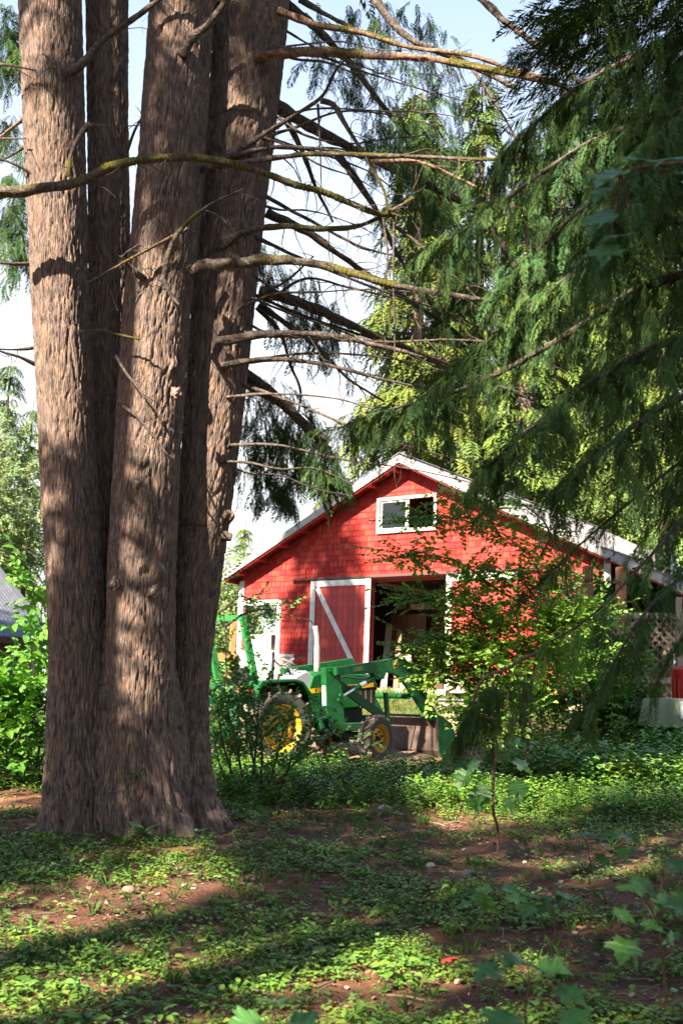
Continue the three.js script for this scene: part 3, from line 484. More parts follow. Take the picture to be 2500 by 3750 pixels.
  const limbs = [
    [0.05, 0.03, [[-3.853,6.661,-11.1],[-3.157,6.781,-11.117],[-2.789,6.869,-11.133],[-2.515,7.046,-11.15],[-2.166,7.149,-11.167],[-1.722,7.204,-11.183],[-1.317,7.17,-11.2],[-0.957,7.102,-11.25],[-0.592,6.995,-11.3],[-0.32,6.957,-11.35],[-0.043,6.87,-11.4],[0.28,6.779,-11.45],[0.442,6.798,-11.5]], 0.95],
    [0.042, 0.03, [[-3.164,8.343,-11.6],[-2.99,8.406,-11.54],[-2.74,8.687,-11.48],[-2.415,8.919,-11.42],[-2.128,9.122,-11.36],[-1.77,9.38,-11.3]], 0.4],
    [0.05, 0.04, [[-1.896,8.537,-11.5],[-1.77,8.716,-11.425],[-1.604,8.828,-11.35],[-1.423,9.068,-11.275],[-1.245,9.331,-11.2]], 0.35],
    [0.03, 0.016, [[-1.405,7.63,-12],[-1.032,7.851,-11.9],[-0.561,8.136,-11.8],[-0.381,8.231,-11.7],[-0.216,8.519,-11.6],[-0.102,8.608,-11.5]], 0.2],
    [0.026, 0.012, [[-0.376,8.124,-11.6],[-0.247,8.069,-11.567],[-0.122,7.843,-11.533],[0.075,7.513,-11.5],[0.231,7.235,-11.467],[0.343,6.978,-11.433],[0.372,6.697,-11.4]], 0.7],
    [0.032, 0.014, [[-1.882,7.364,-12],[-1.609,7.361,-11.714],[-1.161,7.3,-11.429],[-0.509,7.263,-11.143],[0.16,7.153,-10.886],[0.801,7.034,-10.657],[1.33,6.92,-10.429],[1.753,6.856,-10.2]], 0.6],
    [0.03, 0.018, [[-1.651,7.538,-12],[-1.216,7.648,-11.92],[-0.83,7.694,-11.84],[-0.398,7.649,-11.76],[-0.064,7.57,-11.68],[0.264,7.521,-11.6]], 0.3],
    [0.052, 0.03, [[-1.144,8.839,-12],[-0.775,8.743,-11.714],[-0.289,8.597,-11.429],[0.175,8.401,-11.143],[0.704,8.218,-10.857],[1.119,7.976,-10.571],[1.51,7.729,-10.286],[1.918,7.47,-10]], 0.4, 1],
    [0.035, 0.02, [[-0.923,9.501,-12.1],[-0.51,9.236,-11.917],[0.031,9.033,-11.733],[0.556,8.767,-11.55],[1.201,8.577,-11.367],[1.641,8.323,-11.183],[2.065,8.104,-11]], 0.2, 1],
    [0.055, 0.028, [[-1.676,6.138,-11.6],[-1.519,6.162,-11.5],[-1.192,6.163,-11.4],[-0.826,6.165,-11.3],[-0.463,6.119,-11.2],[-0.016,5.965,-11.05],[0.418,5.795,-10.9],[0.838,5.673,-10.75],[1.371,5.549,-10.6]], 0.65],
    [0.035, 0.022, [[-1.463,6.556,-12],[-1.168,6.715,-11.9],[-0.786,6.756,-11.8],[-0.313,6.701,-11.7],[0.057,6.7,-11.6],[0.328,6.793,-11.5],[0.639,6.949,-11.4]], 0.25],
    [0.062, 0.05, [[-0.943,8.509,-12.4],[-0.487,8.33,-12.6],[0.242,8.066,-12.8],[0.933,7.858,-13],[1.527,7.597,-13.133],[1.812,7.276,-13.267],[2.046,7.004,-13.4]], 0],
    [0.042, 0.03, [[-0.98,7.226,-12.5],[-0.539,7.081,-12.64],[-0.024,6.786,-12.78],[0.498,6.497,-12.92],[1.025,6.236,-13.06],[1.456,5.977,-13.2]], 0],
    [0.055, 0.03, [[-1.012,6.244,-12.4],[-0.497,6.146,-12.5],[0.002,5.963,-12.6],[0.506,5.799,-12.7],[1.016,5.622,-12.8],[1.53,5.474,-12.9],[2.201,5.257,-13]], 0.1],
    [0.042, 0.02, [[-1.385,5.465,-11.9],[-0.964,5.53,-11.817],[-0.545,5.537,-11.733],[-0.084,5.488,-11.65],[0.281,5.389,-11.567],[0.731,5.267,-11.483],[1.173,5.109,-11.4]], 0.4],
    [0.03, 0.014, [[-1.345,5.236,-12],[-0.916,5.308,-11.96],[-0.448,5.293,-11.92],[0.02,5.202,-11.88],[0.391,5.099,-11.84],[0.851,5.009,-11.8]], 0.2],
    [0.045, 0.036, [[-1.144,5.322,-12.5],[-0.745,5.059,-12.533],[-0.443,4.789,-12.567],[-0.159,4.588,-12.6]], 0, 0],
    [0.042, 0.03, [[-1.147,5.225,-12.6],[-0.75,5.025,-12.667],[-0.446,4.755,-12.733],[-0.144,4.545,-12.8]], 0],
    [0.026, 0.014, [[-1.052,6.157,-12.7],[-0.793,5.902,-12.75],[-0.638,5.508,-12.8],[-0.518,5.218,-12.85],[-0.545,4.88,-12.9]], 0],
    [0.03, 0.014, [[-1.025,6.153,-12.6],[-0.386,5.745,-12.7],[0.025,5.378,-12.8],[0.444,5.154,-12.9]], 0],
    [0.028, 0.012, [[-1.918,5.927,-11.4],[-1.875,6.231,-11.35],[-1.74,6.491,-11.3],[-1.478,6.717,-11.25],[-1.123,6.889,-11.2]], 0.3],
    [0.018, 0.01, [[-1.724,6.56,-11.5],[-1.928,6.383,-11.4],[-2.298,6.099,-11.3],[-2.659,5.812,-11.2]], 0.1, 1],
    [0.034, 0.014, [[-2.145,5.995,-11.5],[-2.27,6.084,-11.4],[-2.369,6.153,-11.3]], 0], [0.03, 0.012, [[-1.938,5.964,-11.4],[-1.815,5.761,-11.35],[-1.735,5.652,-11.3]], 0],
    [0.016, 0.01, [[-2.357,5.125,-11.4],[-2.232,4.935,-11.367],[-2.058,4.722,-11.333],[-1.943,4.446,-11.3]], 0], [0.014, 0.01, [[-2.316,4.64,-11.5],[-2.137,4.532,-11.483],[-1.967,4.352,-11.467],[-1.778,4.12,-11.45]], 0],
    [0.013, 0.01, [[-2.772,5.394,-11.5],[-2.543,5.398,-11.433],[-2.348,5.337,-11.367],[-2.128,5.276,-11.3]], 1],
    [0.05, 0.03, [[-0.969,9.999,-12.6],[-0.542,9.696,-12.68],[-0.11,9.296,-12.76],[0.163,8.996,-12.84],[0.437,8.684,-12.92],[0.683,8.482,-13]], 0],
    [0.032, 0.02, [[-0.796,8.406,-12.6],[-0.58,8.044,-12.733],[-0.459,7.763,-12.867],[-0.222,7.36,-13]], 0], [0.036, 0.02, [[-0.198,8.121,-12.8],[0.208,7.618,-12.925],[0.486,7.134,-13.05],[0.818,6.649,-13.175],[1.256,6.166,-13.3]], 0],
    [0.02, 0.008, [[-4.07,8.425,-11.6],[-3.768,8.382,-11.55],[-3.443,8.303,-11.5]], 0], [0.02, 0.014, [[-3.662,8.946,-11.8],[-3.461,8.651,-11.65],[-3.258,8.331,-11.5]], 0], [0.022, 0.01, [[-3.406,7.198,-11.8],[-3.575,7.278,-11.7],[-3.93,7.38,-11.6]], 0],
    [0.018, 0.01, [[-4.095,7.702,-11.9],[-3.526,7.566,-11.6]], 0], [0.02, 0.01, [[-3.427,6.27,-11.9],[-3.546,6.205,-11.75],[-3.869,6.162,-11.6]], 0], [0.02, 0.008, [[-3.304,5.152,-11.9],[-3.461,5.185,-11.75],[-3.787,5.229,-11.6]], 0], [0.016, 0.008, [[-3.346,5.324,-11.9],[-3.513,5.255,-11.75],[-3.74,5.212,-11.6]], 0],
    [0.02, 0.008, [[-3.668,8.022,-12],[-3.8,7.78,-11.85],[-4.014,7.463,-11.7]], 0, 1], [0.016, 0.008, [[-3.64,7.684,-12],[-3.774,7.473,-11.85],[-3.997,7.262,-11.7]], 0],
    [0.012, 0.008, [[0.439,6.724,-11.4],[0.449,6.054,-11.4],[0.478,5.491,-11.4],[0.485,5.074,-11.4]], 0], [0.012, 0.006, [[0.326,6.719,-11.4],[0.386,6.255,-11.433],[0.333,5.791,-11.467],[0.392,5.381,-11.5]], 0],
    [0.03, 0.02, [[-2.862,7.758,-11.6],[-2.949,7.553,-11.533],[-2.999,7.308,-11.467],[-2.984,7.054,-11.4]], 0.5], [0.012, 0.007, [[-2.837,7.7,-11.5],[-2.547,7.61,-11.35],[-2.234,7.552,-11.2]], 0], [0.018, 0.012, [[-2.526,7.649,-12],[-2.427,7.859,-11.9],[-2.324,8.005,-11.8]], 0],
    [0.022, 0.012, [[0.172,7.387,-11.5],[0.673,7.344,-11.375],[1.076,7.122,-11.25],[1.424,6.875,-11.125],[1.718,6.677,-11]], 0, 1], [0.016, 0.01, [[1.188,8.196,-11],[1.422,7.742,-10.867],[1.627,7.253,-10.733],[1.845,6.735,-10.6]], 0], [0.018, 0.01, [[0.375,6.742,-11.5],[0.7,6.473,-11.467],[1.114,6.092,-11.433],[1.385,5.806,-11.4]], 0],
    [0.014, 0.008, [[-0.857,8.13,-12],[-0.555,7.906,-11.95],[-0.069,7.795,-11.9],[0.312,7.835,-11.85],[0.881,7.893,-11.8]], 0.3], [0.012, 0.008, [[-0.426,8.305,-12],[-0.376,7.68,-11.8],[-0.338,7.129,-11.6]], 0],
    [0.05, 0.04, [[-0.044,10.351,-12.6],[0.543,9.448,-12.4],[1.191,9.02,-12.2],[1.763,8.602,-12]], 0], [0.045, 0.03, [[1.317,10.232,-12.6],[1.66,9.715,-12.4],[2.088,9.207,-12.2],[2.497,8.683,-12]], 0], [0.03, 0.02, [[-0.697,9.847,-12.4],[-0.121,9.405,-12.2],[0.38,9.081,-12]], 0],
    [0.02, 0.01, [[-0.971,6.16,-12.2],[-0.738,6.289,-12.25],[-0.415,6.638,-12.3]], 0], [0.018, 0.01, [[-0.885,6.136,-12.4],[-0.504,6.394,-12.367],[-0.012,6.297,-12.333],[0.622,6.156,-12.3]], 0],
  ];
  for (let k = 0; k < 24; k++) { // finer dead limbs on the right-hand stems
    const y = rr(3.9, 9.6), x0 = lerp(-1.34, -0.98, (y - 4) / 5.5), z0 = -12.3 + rr(-0.2, 0.25), L = rr(1.4, 3.9), az = rr(-0.5, 0.5), up = rr(-0.5, 0.25), dr = rr(0.08, 0.22), bow = rr(-0.2, 0.2);
    limbs.push([rr(0.011, 0.02), 0.004, [0, 0.2, 0.45, 0.7, 1].map((t) => [x0 + Math.cos(az) * L * t, y + L * (up * t - (dr + up * 0.7) * t * t) + 0.04 * Math.sin(t * 9 + k), z0 + Math.sin(az) * L * t + bow * Math.sin(t * 3.1)]), rnd() < 0.4 ? 0.4 : 0]);
  }
  for (const [r0, r1, pts, moss, pale] of limbs) {
    const b = part('branch', local(tube(pts, [r0 * 1.3, r0 * 0.82, lerp(r0, r1, 0.5) * 0.8, r1 * 0.75], 9, 0.05, 0.32)), pale ? limbPaleM : limbM, fir);
    if (moss) { // pads of moss lying along the upper side
      const curve = new THREE.CatmullRomCurve3(pts.map((p) => V(p))), L = curve.getLength(), gs = [];
      for (let s = 0.1; s < L; s += 0.045) {
        const t = s / L; if (noise(s * 1.6, r0 * 300, 2) + 0.5 > moss * 1.05) continue;
        const p = curve.getPointAt(t), d = curve.getTangentAt(t), r = lerp(r0, r1, t);
        const g = new THREE.SphereGeometry(1, 7, 5).scale(rr(0.035, 0.06), r * rr(0.95, 1.2), r * rr(1.0, 1.2)); g.rotateZ(Math.atan2(d.y, Math.hypot(d.x, d.z)) * Math.sign(d.x || 1)); g.rotateY(-Math.atan2(d.z, d.x) + (d.x < 0 ? Math.PI : 0));
        const q = g.attributes.position; for (let i = 0; i < q.count; i++) q.setY(i, q.getY(i) + 0.006 * noise(q.getX(i) * 60 + s * 9, q.getZ(i) * 60));
        gs.push(g.translate(p.x, p.y + r * 0.15, p.z));
      }
      if (gs.length) part('moss', local(mergeGeometries(gs.map(norm))), mossM, b);
    }
    if (r0 > 0.015) { // bare twigs
      const curve = new THREE.CatmullRomCurve3(pts.map((p) => V(p))), L = curve.getLength(), gs = [];
      for (let k = 0; k < L * 4.5; k++) {
        const t = rr(0.25, 1), p = curve.getPointAt(t), d = curve.getTangentAt(t), l = rr(0.15, 0.6), s = V(rr(-1, 1), rr(-1.1, 0.5), rr(-1, 1)).normalize();
        const e = d.clone().multiplyScalar(0.6).add(s).normalize();
        const q = [p]; for (let m = 0; m < 4; m++) { e.add(V(rr(-0.45, 0.45), rr(-0.5, 0.3), rr(-0.45, 0.45))).normalize(); q.push(q[m].clone().addScaledVector(e, l * 0.27)); }
        gs.push(tube(q, [0.006, 0.004, 0.0015], 4, 0.06, 0.3));
        for (let m = 1; m < 4; m++) if (rnd() < 0.6) { const f = e.clone().add(V(rr(-1, 1), rr(-1, 0.5), rr(-1, 1))).normalize(), w = rr(0.06, 0.2); gs.push(tube([q[m], q[m].clone().addScaledVector(f, w * 0.5).add(V(0, rr(-0.02, 0.02), 0)), q[m].clone().addScaledVector(f, w)], [0.003, 0.002, 0.001], 3, 0.06, 0)); }
      }
      if (gs.length) part('twigs', local(mergeGeometries(gs.map(norm))), limbM, b).userData.kind = 'stuff';
    }
  }
}

// ---------------------------------------------------------------- foliage building blocks
function ribbon(list) { // list of flat pieces, each an array of points fanned into triangles
  const pos = []; for (const f of list) for (let i = 1; i < f.length - 1; i++) pos.push(...f[0], ...f[i], ...f[i + 1]);
  const g = new THREE.BufferGeometry(); g.setAttribute('position', new THREE.Float32BufferAttribute(pos, 3)); g.computeVertexNormals(); return g;
}
function frond(n, spread, wid, droop, s) { // flat conifer spray, one long, along +x
  reseed(s); const f = [[[0, 0, -0.008], [1, -droop, 0], [0, 0, 0.008]]];
  for (let i = 0; i < n; i++) for (const sd of [-1, 1]) {
    const t = (i + 0.4 + rr(-0.25, 0.25)) / n, l = spread * Math.sin(Math.PI * Math.min(1, 0.22 + t * 0.78)) * rr(0.65, 1.1) + 0.05, a = rr(0.6, 0.95), y = -droop * t * t, w = wid * rr(0.7, 1.2);
    const dx = Math.cos(a) * l, dz = sd * Math.sin(a) * l, dy = -l * rr(0.05, 0.4), px = -Math.sin(a) * w, pz = sd * Math.cos(a) * w;
    f.push([[t, y, 0], [t + dx * 0.45 + px, y + dy * 0.35, dz * 0.45 + pz], [t + dx, y + dy, dz], [t + dx * 0.45 - px, y + dy * 0.35, dz * 0.45 - pz]]);
    const m = 0.5; f.push([[t + dx * m, y + dy * m, dz * m], [t + dx * m + l * 0.32, y + dy - l * 0.08, dz * m + sd * l * 0.06 + w], [t + dx * m + l * 0.3, y + dy - l * 0.1, dz * m + sd * l * 0.06 - w * 0.5]]);
  }
  return ribbon(f);
}
const fronds = [frond(13, 0.34, 0.021, 0.3, 11), frond(12, 0.3, 0.024, 0.45, 12), frond(15, 0.38, 0.019, 0.2, 13)];
const farFronds = [frond(7, 0.36, 0.05, 0.35, 21), frond(8, 0.42, 0.045, 0.5, 22)];
const needleM = mat('conifer_foliage', [1, 1, 1], 1, { specularIntensity: 0.25 });
const leafM = mat('leaf', [1, 1, 1], 0.55, { transmission: 0.35, thickness: 0, specularIntensity: 0.6 });
function leafShape(l, w, fold = 0.18, bend = 0.15) { // ovate blade along +x, folded on its midrib
  const n = 4, rowsL = [], rowsR = [], mid = [];
  for (let i = 0; i <= n; i++) { const t = i / n, hw = w * Math.sin(Math.PI * Math.pow(t, 0.75)) * 0.5, y = -bend * l * t * t; mid.push([t * l, y, 0]); rowsL.push([t * l, y + hw * fold * 2, hw]); rowsR.push([t * l, y + hw * fold * 2, -hw]); }
  const f = []; for (let i = 0; i < n; i++) { f.push([mid[i], mid[i + 1], rowsL[i + 1], rowsL[i]]); f.push([mid[i], rowsR[i], rowsR[i + 1], mid[i + 1]]); }
  return ribbon(f);
}
function spray(n, len, leaf, wid, s, up = 0) { // leafy twig along +x with alternate leaves
  reseed(s); const gs = [ribbon([[[0, 0, -0.004], [len, 0, 0], [0, 0, 0.004]], [[0, -0.004, 0], [len, 0, 0], [0, 0.004, 0]]])];
  for (let i = 0; i < n; i++) { const t = (i + 0.6) / n, sd = i % 2 ? 1 : -1, g = leafShape(leaf * rr(0.75, 1.15), wid * rr(0.8, 1.1)); g.rotateX(rr(-0.5, 0.5)); g.rotateZ(up + rr(-0.35, 0.2)); g.rotateY(-sd * (i === n - 1 ? 0 : rr(0.6, 1.2))); g.translate(t * len, 0, 0); gs.push(g); }
  return mergeGeometries(gs.map((g) => { g.deleteAttribute('uv'); return g; }));
}
const leafSprays = [spray(9, 0.3, 0.07, 0.05, 31), spray(8, 0.28, 0.075, 0.055, 32), spray(11, 0.36, 0.065, 0.048, 33)];
const bigSprays = [spray(8, 0.4, 0.12, 0.085, 41), spray(7, 0.36, 0.13, 0.09, 42)];
function clump(n, leaf, h, s, stemmed) { // ground plant: leaves on short stalks round a point
  reseed(s); const gs = [];
  for (let i = 0; i < n; i++) {
    const a = i / n * 6.28 * 1.62 + rr(0, 0.6), r = leaf * rr(0.2, 1.3), y = h * rr(0.35, 1), g = leafShape(leaf * rr(0.75, 1.2), leaf * rr(0.6, 0.85), 0.12, 0.25);
    g.rotateX(rr(-0.3, 0.3)); g.rotateZ(rr(-0.25, 0.35)); g.rotateY(-a); g.translate(Math.cos(a) * r, y, Math.sin(a) * r); gs.push(g);
    gs.push(ribbon([[[0, 0, 0], [Math.cos(a) * r, y, Math.sin(a) * r], [0.004, 0, 0.004]]]));
  }
  return mergeGeometries(gs);
}
function weed(n, leaf, s) { // upright stem one high with leaf pairs
  reseed(s); const gs = [ribbon([[[-0.008, 0, 0], [0.02, 1, 0], [0.008, 0, 0]], [[0, 0, -0.008], [0.02, 1, 0], [0, 0, 0.008]]])];
  for (let i = 0; i < n; i++) { const t = 0.12 + 0.88 * (i + 0.5) / n, a = i * 2.4 + rr(0, 0.7), g = leafShape(leaf * (1.15 - 0.6 * t) * rr(0.8, 1.2), leaf * 0.55, 0.15, 0.4); g.rotateZ(rr(0.1, 0.6)); g.rotateY(-a); g.translate(0.02 * t, t, 0); gs.push(g); }
  return mergeGeometries(gs);
}
function tuft(n, s) { reseed(s); const f = []; for (let i = 0; i < n; i++) { const a = rr(0, 6.28), b = rr(0.15, 0.6), h = rr(0.6, 1), x = Math.cos(a), z = Math.sin(a), r = rr(0, 0.12); f.push([[x * r - z * 0.012, 0, z * r + x * 0.012], [x * (r + b * 0.35) - z * 0.009, h * 0.6, z * (r + b * 0.35) + x * 0.009], [x * (r + b), h, z * (r + b)], [x * (r + b * 0.35) + z * 0.009, h * 0.6, z * (r + b * 0.35) - x * 0.009], [x * r + z * 0.012, 0, z * r - x * 0.012]]); } return ribbon(f); }
function mapleLeaf(s) { // five-lobed blade, one long, slightly cupped
  const half = [[0, 0], [0.1, 0.12], [0.02, 0.36], [0.16, 0.3], [0.2, 0.42], [0.3, 0.3], [0.42, 0.62], [0.5, 0.5], [0.62, 0.56], [0.58, 0.34], [0.66, 0.2], [0.74, 0.24], [0.8, 0.14], [1, 0]];
  const f = [], y = (x, z) => -0.22 * x * x + 0.3 * Math.abs(z) * (1 - Math.abs(z)) - 0.12 * Math.sin(z * 9 + s) * z;
  for (const sd of [1, -1]) for (let i = 0; i < half.length - 1; i++) { const [a, b] = half[i], [c, d] = half[i + 1]; f.push([[Math.min(a, 0.55) * 0.9 + 0.05, y(a, 0), 0], [a, y(a, b), sd * b], [c, y(c, d), sd * d], [Math.min(c, 0.55) * 0.9 + 0.05, y(c, 0), 0]]); }
  return ribbon(f);
}
const darkFir = [0.062, 0.115, 0.034], blueFir = [0.055, 0.105, 0.036];
function strand(out, p, dir, len, n, size, col, v = 0.3) { // one drooping spray of fronds
  const q = p.clone(), d = dir.clone().normalize(), st = len / n;
  for (let i = 0; i < n; i++) {
    out.push({ p: q.clone(), d: d.clone().add(V(rr(-0.4, 0.4), rr(-0.35, 0.15), rr(-0.4, 0.4))), u: V(rr(-0.5, 0.5), 1, rr(-0.5, 0.5)), s: size * rr(0.7, 1.25), c: tint(col, v) });
    if (rnd() < 0.5) out.push({ p: q.clone(), d: d.clone().add(V(rr(-1, 1), rr(-0.9, 0.1), rr(-1, 1))), u: V(rr(-0.6, 0.6), 1, rr(-0.6, 0.6)), s: size * rr(0.5, 0.9), c: tint(col, v) });
    q.addScaledVector(d, st); d.y -= 0.22; d.normalize();
  }
}
function hang(parent, name, lists, geos, m) { lists.forEach((l, i) => l.length && scatter(name, parent, geos[i % geos.length], m, l)); }
const split = (l, n) => { const o = Array.from({ length: n }, () => []); l.forEach((e) => o[ri(n)].push(e)); return o; };

